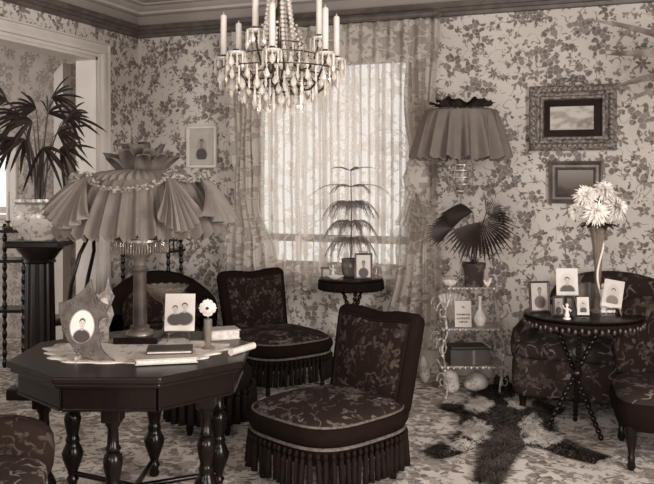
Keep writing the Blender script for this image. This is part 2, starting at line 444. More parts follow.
# ceiling with its stencilled, moulded panel
b = MB(); b.box((XR/2+XF/2, YF/2+YB/2, ZC+0.05), (XR-XF, YB-YF+0.6, 0.1)); ceil = structure(b.build('ceiling', M['ceiling'], smooth=False))
def rect_ring(x0, x1, y0, y1, w, z0, z1, m):
    for (cx, cy, sx, sy) in ((x0/2+x1/2, y0+w/2, x1-x0, w), (x0/2+x1/2, y1-w/2, x1-x0, w), (x0+w/2, y0/2+y1/2, w, y1-y0-2*w), (x1-w/2, y0/2+y1/2, w, y1-y0-2*w)):
        m.box((cx, cy, z0/2+z1/2), (sx, sy, z1-z0))
b = MB(); rect_ring(XL+0.55, XR-0.55, YF+0.55, YB-0.55, 0.05, ZC-0.025, ZC+0.001, b); b.build('ceiling_moulding', M['ceiling'], ceil, smooth=False, bevel=0.008)
b = MB(); rect_ring(XL+0.62, XR-0.62, YF+0.62, YB-0.62, 0.17, ZC-0.008, ZC+0.001, b); b.build('stencilled_band', M['ceiling_band'], ceil, smooth=False)
b = MB(); rect_ring(XL+0.82, XR-0.82, YF+0.82, YB-0.82, 0.04, ZC-0.02, ZC+0.001, b); b.build('ceiling_moulding', M['ceiling'], ceil, smooth=False, bevel=0.008)
# back wall with the window opening
wl, wr = on_back(250, 200).x, on_back(411, 200).x
wz0, wz1 = 0.80, 2.58
def wall_with_hole(name, mat, axis, lo, hi, h0, h1, z0, z1, zc, p0, p1):
    m = MB()
    def bx(a0, a1, c0, c1):
        if a1-a0 < 1e-4 or c1-c0 < 1e-4: return
        if axis == 'X': m.box((a0/2+a1/2, p0/2+p1/2, c0/2+c1/2), (a1-a0, p1-p0, c1-c0))
        else: m.box((p0/2+p1/2, a0/2+a1/2, c0/2+c1/2), (p1-p0, a1-a0, c1-c0))
    bx(lo, h0, 0, zc); bx(h1, hi, 0, zc); bx(h0, h1, 0, z0); bx(h0, h1, z1, zc)
    return structure(m.build(name, mat, smooth=False))
wall_back = wall_with_hole('wall_back', M['wallpaper_back'], 'X', XL-0.19, XR, wl, wr, wz0, wz1, ZC, YB, YB+0.2)
# left wall with the wide doorway
D0, D1, DZ = 3.6, 5.93, 2.60
wall_left = wall_with_hole('wall_left', M['wallpaper_left'], 'Y', YF, YB, D0, D1, 0.0, DZ, ZC, XL-0.19, XL)
wall_with_hole('wall_right', M['wallpaper_left'], 'Y', YF, YB, 0.7, 2.5, 0.75, 2.75, ZC, XR, XR+0.2)
m = MB()
for a0, a1 in ((XL-0.19, -3.45), (-1.95, -0.55), (0.95, XR)): m.box((a0/2+a1/2, YF-0.1, ZC/2), (a1-a0, 0.2, ZC))
for a0, a1 in ((-3.45, -1.95), (-0.55, 0.95)):
    m.box((a0/2+a1/2, YF-0.1, 0.375), (a1-a0, 0.2, 0.75)); m.box((a0/2+a1/2, YF-0.1, 2.95), (a1-a0, 0.2, 0.36))
structure(m.build('wall_front', M['wallpaper_back'], smooth=False))
# adjoining room
fwin0, fwin1 = on_back(-40, 150).x, on_back(8, 150).x
wall_far = wall_with_hole('wall_far_room', M['wallpaper_far'], 'X', XF, XL-0.19, fwin0, fwin1, 1.15, 1.85, ZC, YB, YB+0.2)
# cornice: dark rail, plain frieze, cove at the ceiling
def run(name, mat, prof, parent=None):
    """prof = [(projection, z)] swept round the room's four sides"""
    m = MB(); vs = []
    for (p, z) in prof:
        vs += [(XL+p, YF+p, z), (XR-p, YF+p, z), (XR-p, YB-p, z), (XL+p, YB-p, z)]
    k = len(prof)
    m.add(vs, [(i*4+j, i*4+(j+1) % 4, (i+1)*4+(j+1) % 4, (i+1)*4+j) for i in range(k-1) for j in range(4)])
    return structure(m.build(name, mat, smooth=False))
run('trim_1', M['rail'], [(0, 2.855), (0.03, 2.86), (0.035, 2.885), (0.05, 2.89), (0.05, 2.915), (0.065, 2.92), (0.075, 2.945), (0.075, 2.962), (0, 2.966)])
run('trim_2', M['frieze'], [(0.004, 2.966), (0.004, 3.055), (0.02, 3.06)])
run('trim_3', M['ceiling'], [(0.02, 3.058), (0.06, 3.065), (0.07, 3.085), (0.11, 3.10), (0.14, 3.115), (0.20, 3.118), (0.21, ZC-0.001)])
b = MB()
for (x0, y0, x1, y1) in ((XL, YB, XR, YB), (XL, D1+0.15, XL, YB), (XL, YF, XL, D0-0.15), (XR, YF, XR, YB)):
    if x0 != x1: b.box((x0/2+x1/2, y0-0.01, 0.09), (x1-x0, 0.02, 0.18))
    else: b.box((x0+(0.01 if x0 < 0 else -0.01), y0/2+y1/2, 0.09), (0.02, y1-y0, 0.18))
structure(b.build('baseboard_room', M['paint'], smooth=False))
# doorway casing
m = MB()
prof = [(0.0, 0.0), (0.0, 0.02), (0.026, 0.024), (0.03, 0.045), (0.058, 0.05), (0.062, 0.034), (0.09, 0.03), (0.112, 0.03), (0.116, 0.05), (0.128, 0.05), (0.128, 0.0)]
k = len(prof); vs = []
for (t, d) in prof:
    y0, y1, z1 = D0-t, D1+t, DZ+t
    vs += [(XL+d, y0, 0), (XL+d, y0, z1), (XL+d, y1, z1), (XL+d, y1, 0)]
m.add(vs, [(i*4+j, (i+1)*4+j, (i+1)*4+j+1, i*4+j+1) for i in range(k-1) for j in range(3)])
door = structure(m.build('door_1', M['paint'], smooth=False))
m = MB(); x0, x1 = XL-0.2, XL+0.006
m.box((x0/2+x1/2, D1-0.012, DZ/2), (x1-x0, 0.025, DZ)); m.box((x0/2+x1/2, D0+0.012, DZ/2), (x1-x0, 0.025, DZ)); m.box((x0/2+x1/2, D0/2+D1/2, DZ-0.012), (x1-x0, D1-D0, 0.025))
m.build('door_jamb', M['paint'], door, smooth=False)
# pale pilaster and shutter edge on the far room's wall
pl = on_back(62, 100).x; pr_ = on_back(71, 100).x
m = MB(); zt = 2.66
m.prism([(pl, 0), (pr_, 0), (pr_, zt), (pl+0.012, zt-0.09), (pl, zt-0.10)], YB-0.12, YB)
structure(m.build('trim_4', M['paint'], smooth=False))
def window_set(tagname, x0, x1, z0, z1, y):
    m = MB()
    m.frame(x1-x0+0.24, z1-z0+0.24, [(0, 0), (0, 0.03), (0.06, 0.04), (0.09, 0.025), (0.12, 0.025), (0.12, 0.0), (0.12, -0.12)])
    w = structure(m.build(tagname, M['paint'], smooth=False, loc=(x0/2+x1/2, y, z0/2+z1/2)))
    W_, H_ = x1-x0, z1-z0; zr = -0.36*H_
    for k, (a0, a1) in enumerate(((-H_/2, zr+0.02), (zr-0.02, H_/2))):
        s = MB(); yy = 0.09+0.04*k
        s.box((0, yy, a0+0.025), (W_, 0.04, 0.05)); s.box((0, yy, a1-0.025), (W_, 0.04, 0.05))
        for x in (-W_/2+0.025, W_/2-0.025): s.box((x, yy, (a0+a1)/2), (0.05, 0.04, a1-a0-0.1))
        so = s.build('window_sash', M['paint'], w, smooth=False)
        for x in (0,):
            pw = W_-0.1
            p = MB(); p.box((x, yy, (a0+a1)/2), (pw, 0.006, a1-a0-0.1)); p.build('window_pane', M['pane'], so, smooth=False)
    s = MB(); s.box((0, -0.05, -H_/2-0.035), (W_+0.34, 0.17, 0.035)); s.build('window_sill', M['paint'], w, smooth=False, bevel=0.006)
    return w
window_set('window_1', wl, wr, wz0, wz1, YB)
window_set('window_2', fwin0, fwin1, 1.15, 1.85, YB)

# ------------------------------------------------------------------ lace at the window
yc = YB-0.20
def lin(pts, t):
    for (a, va), (b_, vb) in zip(pts, pts[1:]):
        if t <= b_: 
            q = (t-a)/(b_-a); q = q*q*(3-2*q); return va+(vb-va)*q
    return pts[-1][1]
def sheer(label, xa, xb, phase, yc):
    r = random.Random(int(phase*10)+3); ph = [r.uniform(0, 6.28) for _ in range(4)]
    def fn(u, v):
        x = xa+(xb-xa)*u; z = 2.66-1.98*v - 0.045*abs(sin(u*9.0+phase))*(1 if v > 0.999 else max(0, (v-0.93)/0.07))
        y = yc + 0.020*sin(2*pi*9*u+ph[0]+0.4*sin(v*2+ph[1])) + 0.009*sin(2*pi*23*u+ph[2]) + 0.012*sin(2*pi*4*u+ph[3])
        return (x+0.006*sin(v*5+u*40), y, z)
    o = MB().sheet(fn, 190, 30).build('lace_curtain', M['lace'])
    return tag(o, label, 'curtain', 'sheer lace panels over the window')
xm = on_back(327, 200).x
sheer('left sheer white lace panel hanging in folds over the bright window, behind the chandelier', wl-0.06, xm+0.02, 0.5, YB-0.19)
sheer('right sheer white lace panel hanging in folds over the bright window, behind the small pine', xm-0.01, wr+0.06, 2.1, YB-0.11)
def drape(label, L, R, n, y0, seed):
    r = random.Random(seed); ph = r.uniform(0, 6)
    def fn(u, v):
        z = 2.80-v*2.55
        x0, x1 = lin(L, z*-1), lin(R, z*-1); w = x1-x0
        tight = 1.0-0.5*math.exp(-((z-1.25)/0.25)**2)
        y = y0 - 0.045*tight*sin(2*pi*n*u+ph+0.8*sin(v*3)) - 0.015*sin(2*pi*n*2.3*u+ph*2+v*4) - 0.05*math.exp(-((z-1.40)/0.2)**2)*sin(pi*u)
        return (x0+w*u+0.012*sin(v*17+u*7)*(1-u*0.3), y, z)
    o = MB().sheet(fn, 90, 70).build('lace_drape', M['lace_drape'])
    return tag(o, label, 'curtain', 'lace drapes held back beside the window')
def bx_(px): return on_back(px, 200, yc-0.12).x
def zz(py): return on_back(330, py, yc-0.1).z
drape('patterned lace drape tied back left of the window, beside the white portrait frame',
      [(-3.0, bx_(229)), (-1.9, bx_(229)), (-1.35, bx_(232)), (-0.95, bx_(222)), (-0.2, bx_(222))],
      [(-3.0, bx_(256)), (-1.9, bx_(256)), (-1.35, bx_(256)), (-0.95, bx_(272)), (-0.2, bx_(292))], 5, yc-0.06, 2)
drape('patterned lace drape gathered back right of the window, beside a ruffled lampshade',
      [(-3.0, bx_(404)), (-2.2, bx_(402)), (-1.45, bx_(408)), (-0.95, bx_(392)), (-0.2, bx_(376))],
      [(-3.0, bx_(437)), (-2.2, bx_(433)), (-1.45, bx_(434)), (-0.95, bx_(438)), (-0.2, bx_(440))], 5, yc-0.06, 5)
def val(u, v):
    x = bx_(284)+(bx_(431)-bx_(284))*u; z = 2.79-(0.30+0.03*abs(sin(u*13)))*v
    return (x, yc-0.13-0.022*sin(2*pi*11*u+0.5*v), z)
tag(MB().sheet(val, 140, 12).build('lace_valance', M['lace_valance']), 'short gathered lace valance along the top of the window', 'curtain')
def knot():
    t = thing('curtain_bow', 'puffed pale lace bow gathering the right drape below the ruffled lampshade', 'curtain tie', (bx_(419), yc-0.17, 1.58), 0)
    m = MB()
    def fl(q):
        k = 1+0.12*sin(9*q.x*12+q.z*30); return Vector((q.x*k, q.y*k, q.z*(1+0.08*sin(q.x*60))))
    m.super((0, 0, 0), (0.10, 0.06, 0.14), 0.9, 0.9, 26, 14, fl); m.build('bow_puff', M['lace_drape'], t)
    for s in (-1, 1):
        def fn(u, v): return (s*0.03+s*0.10*v+0.05*(u-0.5)*(1+v), -0.02+0.015*sin(u*12), -0.10-0.28*v)
        MB().sheet(fn, 12, 8).build('bow_tail', M['lace_drape'], t)
knot()
pa, pb = bx_(224), bx_(434)
t = thing('curtain_pole', 'dark turned curtain pole across the top of the lace window', 'curtain pole', ((pa+pb)/2, yc-0.10, 2.83))
m = MB(); m.tube([((pa-pb)/2, 0, 0), ((pb-pa)/2, 0, 0)], 0.028, 12); m.build('pole', M['rail'], t)
for s in (-1, 1):
    m = MB(); m.tube([(s*(pb-pa)/2, 0, 0), (s*((pb-pa)/2+0.03), 0, 0), (s*((pb-pa)/2+0.05), 0, 0)], [0.04, 0.045, 0.02], 12); m.build('finial', M['brass'], t)
    m = MB(); m.box((s*(pb-pa)*0.46, 0.13, 0), (0.03, 0.27, 0.03)); m.build('bracket', M['brass'], t, smooth=False)
ra, rb = on_back(300, 60).x, wr+0.02
m = MB(); m.tube([(ra, YB-0.10, zz(60)), (rb, YB-0.10, zz(60)+0.0)], 0.016, 10)
tag(m.build('shade_roller', M['white_frame']), 'pale roller of the window shade seen through the lace', 'roller')
M['shelf'] = plain('onyx_shelf', 122, 0.3, var=0.2, scale=12)
M['lamp_column'] = plain('marble_column', 44, 0.35, var=0.4, scale=10)
M['pot_grey'] = plain('glazed_grey_pot', 92, 0.25, var=0.2)
M['petal_soft'] = plain('cream_petals', 176, 0.7, var=0.06, scale=30)
M['album'] = plain('album_edges', 48, 0.6, var=0.15)
M['cushion_dark'] = floral('dark_floral_cover', 'CUSHION', 14, [(7, 0.055, 5, 0.45, 0.5, 70, 0.6), (15, 0.024, 3, 0.5, 0.55, 60, 3.5)], (0.05, 14), (9, 0.02, 56), rough=0.9, spec=0.08, inner=0.9, var=4)
M['arm_dark'] = floral('dark_floral_arm_cover', 'ARM', 14, [(7, 0.055, 5, 0.45, 0.5, 70, 0.6), (15, 0.024, 3, 0.5, 0.55, 60, 3.5)], (0.05, 14), (9, 0.02, 56), rough=0.9, spec=0.08, inner=0.9, var=4)

# ------------------------------------------------------------------ upholstered chairs
def sup_pt(a, w, d, e=0.55):
    c, s_ = cos(a), sin(a)
    return (w*math.copysign(abs(c)**e, c), d*math.copysign(abs(s_)**e, s_))
def outline(n, w, d, e=0.55):
    """points evenly spaced along a rounded-square outline, with outward angle"""
    fine = [sup_pt(2*pi*i/720, w, d, e) for i in range(720)]; L = [0]
    for i in range(720):
        p, q = fine[i], fine[(i+1) % 720]; L.append(L[-1]+math.hypot(q[0]-p[0], q[1]-p[1]))
    out = []; j = 0
    for k in range(n):
        t = L[-1]*k/n
        while L[j+1] < t: j += 1
        p, q = fine[j], fine[(j+1) % 720]; out.append((p[0], p[1], atan2(q[1]-p[1], q[0]-p[0])-pi/2))
    return out
def tassel_mesh(h=0.16, r=0.016):
    m = MB(); m.ball((0, 0, -0.02), (r*0.8, r*0.8, 0.018), 7, 4)
    m.lathe([(r*0.45, -0.036), (r*0.8, -0.05), (r*0.95, -h*0.75), (r*1.05, -h)], 7, fn=lambda a, t, q, z: (q*(1+0.18*cos(a*3)), z))
    return m
def ringed(prof, w, d, e, n=56, z0=0):
    """rounded-square rings: prof = [(scale, z)]"""
    m = MB(); vs = []
    for (k, z) in prof:
        for i in range(n):
            x, y = sup_pt(2*pi*i/n, w*k, d*k, e); vs.append((x, y, z))
    m.add(vs, [(i*n+j, i*n+(j+1) % n, (i+1)*n+(j+1) % n, (i+1)*n+j) for i in range(len(prof)-1) for j in range(n)])
    return m
def slipper_chair(label, loc, rz):
    t = thing('slipper_chair', label, 'chair', loc, rz, 'tasselled slipper chairs')
    w, d, e = 0.33, 0.345, 0.60
    ringed([(1.0, 0.19), (1.0, 0.28), (1.05, 0.295), (1.085, 0.32), (1.085, 0.34), (1.05, 0.365), (0.98, 0.375)], w, d, e).build('seat_band', M['velvet'], t)
    ringed([(1.0, 0.36), (0.985, 0.382), (0.9, 0.40), (0.75, 0.415), (0.5, 0.425), (0.25, 0.43), (0.01, 0.43)], w, d, e).build('seat_cushion', M['seat_tapestry'], t)
    ol = outline(70, w*1.01, d*1.01, e)
    m = MB(); m.tube([(x, y, 0.374) for x, y, _ in ol], 0.0065, 6, True); m.build('seat_piping', M['braid'], t)
    ol = outline(70, w*1.03, d*1.03, e)
    m = MB(); m.tube([(x, y, 0.272) for x, y, _ in ol], 0.0085, 6, True); m.build('braid', M['braid'], t)
    tm = tassel_mesh(0.18).mesh('tassel'); tm.materials.append(M['tassel'])
    for (x, y, a) in outline(64, w*1.05, d*1.05, e):
        o = bpy.data.objects.new('tassel', tm); col.objects.link(o); o.parent = t; o.location = (x, y, 0.262); o.rotation_euler = (jit(0.08), jit(0.08), a)
    for sx in (-1, 1):
        for sy in (-1, 1):
            m = MB(); m.lathe([(0.016, 0), (0.02, 0.02), (0.014, 0.04), (0.026, 0.10), (0.02, 0.19)], 10); m.build('leg', M['ebony'], t, loc=(sx*0.24, sy*0.24, 0))
    # back: padded slab with a wavy crest, tilted slightly backwards
    def crest(x): return 0.845+0.022*cos(x/0.27*pi*1.0)*0 + 0.02*(abs(x)/0.30)**2 - 0.006*cos(x/0.30*2*pi) 
    pts = []
    for i in range(13):
        x = -0.305+0.61*i/12; pts.append((x*(1.0 if 0 < i < 12 else 0.97), crest(x)-(0.025 if i in (0, 12) else 0)))
    pts = [(-0.275, 0.33)]+pts+[(0.275, 0.33)]
    bk = MB().prism(pts, -0.05, 0.05).build('backrest', M['velvet'], t, loc=(0, 0.235, 0.0), rot=(radians(-12), 0, 0), bevel=0.03)
    def pad(u, v):
        x = -0.255+0.51*u; zt = crest(x)-0.055; z = 0.39+(zt-0.39)*v
        x *= 0.9+0.1*v
        dome = (1-abs(2*u-1)**3)*(1-abs(2*v-1)**3)
        return (x, -0.050-0.035*dome, z)
    MB().sheet(pad, 16, 16).build('back_panel', M['back_tapestry'], bk)
    edge = [pad(i/16, 0) for i in range(17)]+[pad(1, i/16) for i in range(1, 17)]+[pad(1-i/16, 1) for i in range(1, 17)]+[pad(0, 1-i/16) for i in range(1, 16)]
    m = MB(); m.tube([(x, y-0.004, z) for x, y, z in edge], 0.006, 5, True); m.build('back_piping', M['braid'] if False else M['tassel'], bk)
    return t
c1 = slipper_chair('large dark velvet slipper chair with floral seat and tassel fringe in the foreground', W(0.005, 4.32), A-radians(46))
c2 = copy_tree(c1); c2.location = W(-0.37, 6.28); c2.rotation_euler.z = A+radians(36)
c2['label'] = 'dark tasselled slipper chair with floral back standing left of the window'

# tasselled footstool under the octagonal table
t = thing('footstool', 'dark tasselled footstool half hidden under the octagonal table', 'footstool', W(-0.72, 5.15), A)
ringed([(1.0, 0.10), (1.0, 0.30), (1.04, 0.33), (1.02, 0.38), (0.9, 0.41), (0.5, 0.425), (0.01, 0.43)], 0.24, 0.24, 0.8, 40).build('seat_cushion', M['velvet'], t)
tm = tassel_mesh(0.20, 0.022).mesh('tassel'); tm.materials.append(M['tassel'])
for (x, y, a) in outline(30, 0.262, 0.262, 0.8):
    o = bpy.data.objects.new('tassel', tm); col.objects.link(o); o.parent = t; o.location = (x, y, 0.30); o.rotation_euler = (0, 0, a)
for k in range(4):
    m = MB(); m.lathe([(0.015, 0), (0.025, 0.04), (0.018, 0.11)], 8); m.build('leg', M['ebony'], t, loc=(0.16*cos(pi/4+k*pi/2), 0.16*sin(pi/4+k*pi/2), 0))

# tub armchair in the corner, behind the table
def tub_chair(label, loc, rz, R=0.36, seat_z=0.42, top=0.80, group=None):
    t = thing('tub_chair', label, 'armchair', loc, rz, group)
    def shell(u, v):
        # cross-section loop (v) swept along a horseshoe (u); high at the back, sloping to the arms
        a = -0.28*pi/1+u*(1.56*pi); a = radians(-20)+u*radians(220)
        back = sin(max(0, min(1, (a+0.35)/(pi+0.7)))*pi)**1.2
        h = 0.56+(top-0.56)*back
        cyc = [(-0.045, 0.30), (-0.05, 0.36), (-0.055, h-0.07), (-0.03, h-0.01), (0.02, h), (0.065, h-0.03), (0.06, h-0.09), (0.045, 0.30), (0.04, 0.18), (-0.03, 0.18)]
        q = cyc[int(round(v*10)) % 10]; r = R+q[0]
        return (r*cos(a), r*sin(a)*1.0, q[1])
    MB().sheet(shell, 36, 10).build('back_shell', M['velvet'], t)
    def inner(u, v):
        a = radians(-5)+u*radians(190); back = sin(max(0, min(1, (a+0.35)/(pi+0.7)))*pi)**1.2
        h = 0.56+(top-0.56)*back-0.09
        r = R-0.062-0.015*sin(pi*v); return (r*cos(a), r*sin(a), seat_z+(h-seat_z)*v)
    MB().sheet(inner, 30, 8).build('back_panel', M['back_tapestry'], t)
    ringed([(0.95, 0.18), (0.97, 0.30), (1.0, 0.34), (1.0, 0.38), (0.92, 0.41), (0.6, 0.43), (0.01, 0.435)], R*0.86, R*0.95, 0.75, 40).build('seat_cushion', M['seat_tapestry'], t, loc=(0, -0.05, 0))
    for k in range(4):
        m = MB(); m.lathe([(0.014, 0), (0.022, 0.03), (0.016, 0.06), (0.028, 0.15), (0.024, 0.20)], 10); m.build('leg', M['ebony'], t, loc=(0.24*cos(pi/4+k*pi/2), -0.03+0.24*sin(pi/4+k*pi/2), 0))
    return t
tub_chair('dark floral tub armchair with rounded arms in the corner behind the big lamp', at(162, 6.35), A+radians(18), 0.36, 0.42, 0.82)

# armchair at the left edge, in front: seen from the side, floral loose cover
t = thing('armchair', 'dark floral armchair cut by the left edge of the picture, beside the octagonal table', 'armchair', W(-1.42, 2.97), A+radians(96))
MB().super((0, 0, 0.26), (0.34, 0.36, 0.15), 0.35, 0.35).build('seat_base', M['cushion_dark'], t)
def dome(q): return Vector((q.x, q.y, q.z*(1.0)))
MB().super((0, -0.04, 0.42), (0.30, 0.34, 0.075), 0.5, 0.6).build('seat_cushion', M['sofa_seat'], t)
MB().super((0, 0.31, 0.62), (0.34, 0.09, 0.34), 0.4, 0.45).build('backrest', M['cushion_dark'], t, rot=(radians(-4), 0, 0))
for s in (-1, 1):
    MB().super((s*0.33, -0.02, 0.46), (0.075, 0.34, 0.15), 0.5, 0.6).build('armrest', M['arm_dark'], t)
for sx in (-1, 1):
    for sy in (-1, 1):
        m = MB(); m.lathe([(0.014, 0), (0.022, 0.03), (0.016, 0.06), (0.03, 0.15)], 10); m.build('leg', M['ebony'], t, loc=(sx*0.27, sy*0.28, 0))

# sofa along the back wall at the right
sx0 = on_back(522, 300, 6.2).x; sx1 = 0.22
t = thing('sofa', 'long dark floral sofa against the wallpapered wall behind the bobbin-leg table', 'sofa', ((sx0+sx1)/2, 5.98, 0), 0)
L = (sx1-sx0)/2
MB().super((0, -0.05, 0.25), (L, 0.38, 0.15), 0.25, 0.3).build('seat_base', M['sofa_tapestry'], t)
MB().super((0, -0.08, 0.43), (L*0.97, 0.37, 0.085), 0.3, 0.6, 40, 14).build('seat_cushion', M['sofa_seat'], t)
def bow(q): return Vector((q.x, q.y+0.04*(q.z/0.3), q.z+0.03*cos(q.x/L*pi)))
MB().super((0.09, 0.34, 0.58), (L-0.09, 0.10, 0.28), 0.3, 0.5, 44, 16, bow).build('backrest', M['sofa_tapestry'], t)
MB().super((-L+0.07, -0.03, 0.44), (0.085, 0.34, 0.12), 0.5, 0.6).build('armrest', M['sofa_tapestry'], t)
for x in (-L+0.08, L-0.08):
    for y in (-0.34, 0.26):
        m = MB(); m.lathe([(0.018, 0), (0.03, 0.03), (0.02, 0.06), (0.032, 0.14)], 10); m.build('leg', M['ebony'], t, loc=(x, y, 0))
# low chair seat in front of it
t = thing('low_chair', 'low dark chair with pale floral seat and turned leg at the right picture edge', 'chair', W(1.94, 4.62), A+radians(-14))
ringed([(0.97, 0.22), (1.0, 0.25), (1.03, 0.29), (1.02, 0.34), (0.99, 0.36), (0.985, 0.365)], 0.33, 0.33, 0.45, 48).build('seat_band', M['velvet'], t)
ringed([(1.0, 0.36), (0.94, 0.395), (0.8, 0.415), (0.5, 0.43), (0.01, 0.435)], 0.325, 0.325, 0.45, 48).build('seat_cushion', M['sofa_seat'], t)
for sx in (-1, 1):
    for sy in (-1, 1):
        m = MB(); m.lathe([(0.012, 0), (0.024, 0.02), (0.018, 0.05), (0.02, 0.07), (0.014, 0.08), (0.03, 0.17), (0.034, 0.24)], 12); m.build('leg', M['ebony'], t, loc=(sx*0.26, sy*0.26, 0))
MB().super((0, 0.31, 0.62), (0.30, 0.05, 0.26), 0.4, 0.5).build('backrest', M['back_tapestry'], t, rot=(radians(-5), 0, 0))

# ------------------------------------------------------------------ tables
def turned(zs, n=14):
    m = MB(); m.lathe(zs, n); return m
def bobbin(p, q, r=0.016, step=0.034, n=8):
    """a ball-turned rod from p to q"""
    p, q = Vector(p), Vector(q); L_ = (q-p).length; k = max(2, int(L_/step)); path = []; rad = []
    for i in range(k*4+1):
        path.append(p.lerp(q, i/(k*4))); rad.append(r*(0.5+0.5*abs(sin(pi*i/4)))+0.001)
    return MB().tube(path, rad, n)
# octagonal centre table
TC = W(-0.905, 3.93); TZ = 0.74
t = thing('octagonal_table', 'dark polished octagonal table with bulbous turned legs in the left foreground', 'table', TC, A)
def octo(ap): R_ = ap/cos(pi/8); return [(R_*cos(pi/8+k*pi/4), R_*sin(pi/8+k*pi/4)) for k in range(8)]
MB().prism(octo(0.53), TZ-0.03, TZ, 'XY').build('table_top', M['wood_top'], t, smooth=False, bevel=0.008)
MB().prism(octo(0.515), TZ-0.05, TZ-0.0305, 'XY').build('top_moulding', M['ebony'], t, smooth=False, bevel=0.006)
o8 = octo(0.475)
for k in range(8):
    a, c_ = Vector(o8[k]), Vector(o8[(k+1) % 8]); mid = (a+c_)/2
    m = MB(); m.box((0, 0, TZ-0.10), ((c_-a).length-0.004, 0.022, 0.10)); pn = m.build('apron_panel', M['wood'], t, smooth=False, loc=(mid.x, mid.y, 0), rot=(0, 0, atan2(mid.y, mid.x)+pi/2), bevel=0.004)
    m = MB(); m.box((0, 0, TZ-0.145), ((c_-a).length-0.002, 0.032, 0.014)); m.build('apron_bead', M['wood'], pn, smooth=False, bevel=0.004)
legp = [(0.022, 0.0), (0.03, 0.015), (0.022, 0.04), (0.034, 0.06), (0.022, 0.08), (0.028, 0.10), (0.06, 0.16), (0.068, 0.19), (0.05, 0.225), (0.034, 0.24), (0.044, 0.255), (0.034, 0.27), (0.03, 0.28), (0.048, 0.33), (0.053, 0.36), (0.04, 0.39), (0.028, 0.40), (0.038, 0.415), (0.028, 0.43), (0.024, 0.50), (0.036, 0.52), (0.036, 0.53)]
legp = [(r*(0.80 if r > 0.04 else 0.92), z) for r, z in legp]
lm = turned(legp, 16).build('leg', M['wood'], t)
legs = [lm]
for k in range(6):
    a = -pi/2+k*pi/3
    o = lm if k == 0 else share(lm, 'leg', t)
    o.location = (0.42*cos(a), 0.42*sin(a), 0.0)
    m = MB(); m.box((0, 0, TZ-0.13), (0.085, 0.085, 0.16)); m.build('leg_block', M['wood'], o, smooth=False, bevel=0.008)
for k in range(3):
    a = -pi/2+k*pi/3
    m = MB(); m.tube([(0.40*cos(a), 0.40*sin(a), 0.09), (0, 0, 0.10), (-0.40*cos(a), -0.40*sin(a), 0.09)], 0.014, 8); m.build('stretcher', M['wood'], t)
# bobbin-leg tripod table at the right
TR = W(1.564, 5.07); TRZ = 0.74
t = thing('tripod_table', 'dark round table on three crossing ball-turned legs beside the fur rug', 'table', TR, A)
MB().lathe([(0.01, TRZ-0.022), (0.335, TRZ-0.022), (0.352, TRZ-0.012), (0.355, TRZ-0.004), (0.345, TRZ), (0.01, TRZ)], 48).build('table_top', M['wood_top'], t)
X0 = (-0.04, 0.0, 0.37)
for (f, tp) in (((-0.19, 0.10, 0.0), (0.10, -0.09, 0.718)), ((0.02, 0.23, 0.0), (-0.085, -0.21, 0.718)), ((0.06, -0.17, 0.0), (-0.15, 0.19, 0.718))):
    bobbin((f[0], f[1], 0.012), tp, 0.0165, 0.036).build('leg', M['ebony'], t)
m = MB(); m.ball(X0, 0.036, 14, 9); m.build('centre_ball', M['ebony'], t)
bm_ = MB().ball((0, 0, 0), 0.0115, 8, 5).mesh('fringe_ball'); bm_.materials.append(M['bronze'])
fr = MB()
fr.lathe([(0.349, TRZ-0.024), (0.352, TRZ-0.024), (0.352, TRZ-0.042), (0.349, TRZ-0.042)], 48)
fr.build('fringe_band', M['tassel'], t)
for k in range(60):
    a = 2*pi*k/60
    o = bpy.data.objects.new('fringe_ball', bm_); col.objects.link(o); o.parent = t; o.location = (0.352*cos(a), 0.352*sin(a), TRZ-0.052-0.008*(k % 2)); o.scale = (1, 1, 1.5)
# small table before the window
TW = at(351, 6.42); TWZ = 0.80
t = thing('window_table', 'small round dark table with fringed edge standing before the lace window', 'table', TW, A)
MB().lathe([(0.01, TWZ-0.025), (0.235, TWZ-0.025), (0.25, TWZ-0.012), (0.245, TWZ), (0.01, TWZ)], 40).build('table_top', M['wood_top'], t)
MB().lathe([(0.243, TWZ-0.022), (0.25, TWZ-0.022), (0.256, TWZ-0.085), (0.250, TWZ-0.085)], 72, fn=lambda a, s_, r, z: (r*(1+0.012*cos(a*18)), z-(0.008*cos(a*36) if z < TWZ-0.06 else 0))).build('fringe', M['velvet'], t)
for k in range(3):
    a = radians(100+120*k)
    bobbin((0.17*cos(a), 0.17*sin(a), 0.012), (-0.13*cos(a)*0.9+0.02, -0.13*sin(a)*0.9, TWZ-0.028), 0.017, 0.04).build('leg', M['ebony'], t)

# fluted pedestal in the doorway
PD = at(40, 6.0)
t = thing('pedestal', 'dark fluted column pedestal carrying the porcelain palm pot in the doorway', 'pedestal', PD, A)
def flute(a, s_, r, z): return (r*(1-0.07*abs(cos(a*8))), z)
MB().box((0, 0, 0.04), (0.36, 0.36, 0.08)).build('base_plinth', M['ebony'], t, smooth=False, bevel=0.01)
MB().lathe([(0.17, 0.08), (0.165, 0.11), (0.135, 0.13), (0.145, 0.15), (0.115, 0.17)], 28).build('base_moulding', M['ebony'], t)
MB().lathe([(0.112, 0.17), (0.108, 0.5), (0.098, 0.95)], 96, fn=flute).build('column_shaft', M['ebony'], t)
MB().lathe([(0.10, 0.95), (0.115, 0.96), (0.105, 0.98), (0.14, 1.03), (0.165, 1.055), (0.165, 1.07)], 28).build('capital', M['ebony'], t)
MB().box((0, 0, 1.095), (0.38, 0.38, 0.05)).build('top_slab', M['ebony'], t, smooth=False, bevel=0.01)
PDZ = 1.12
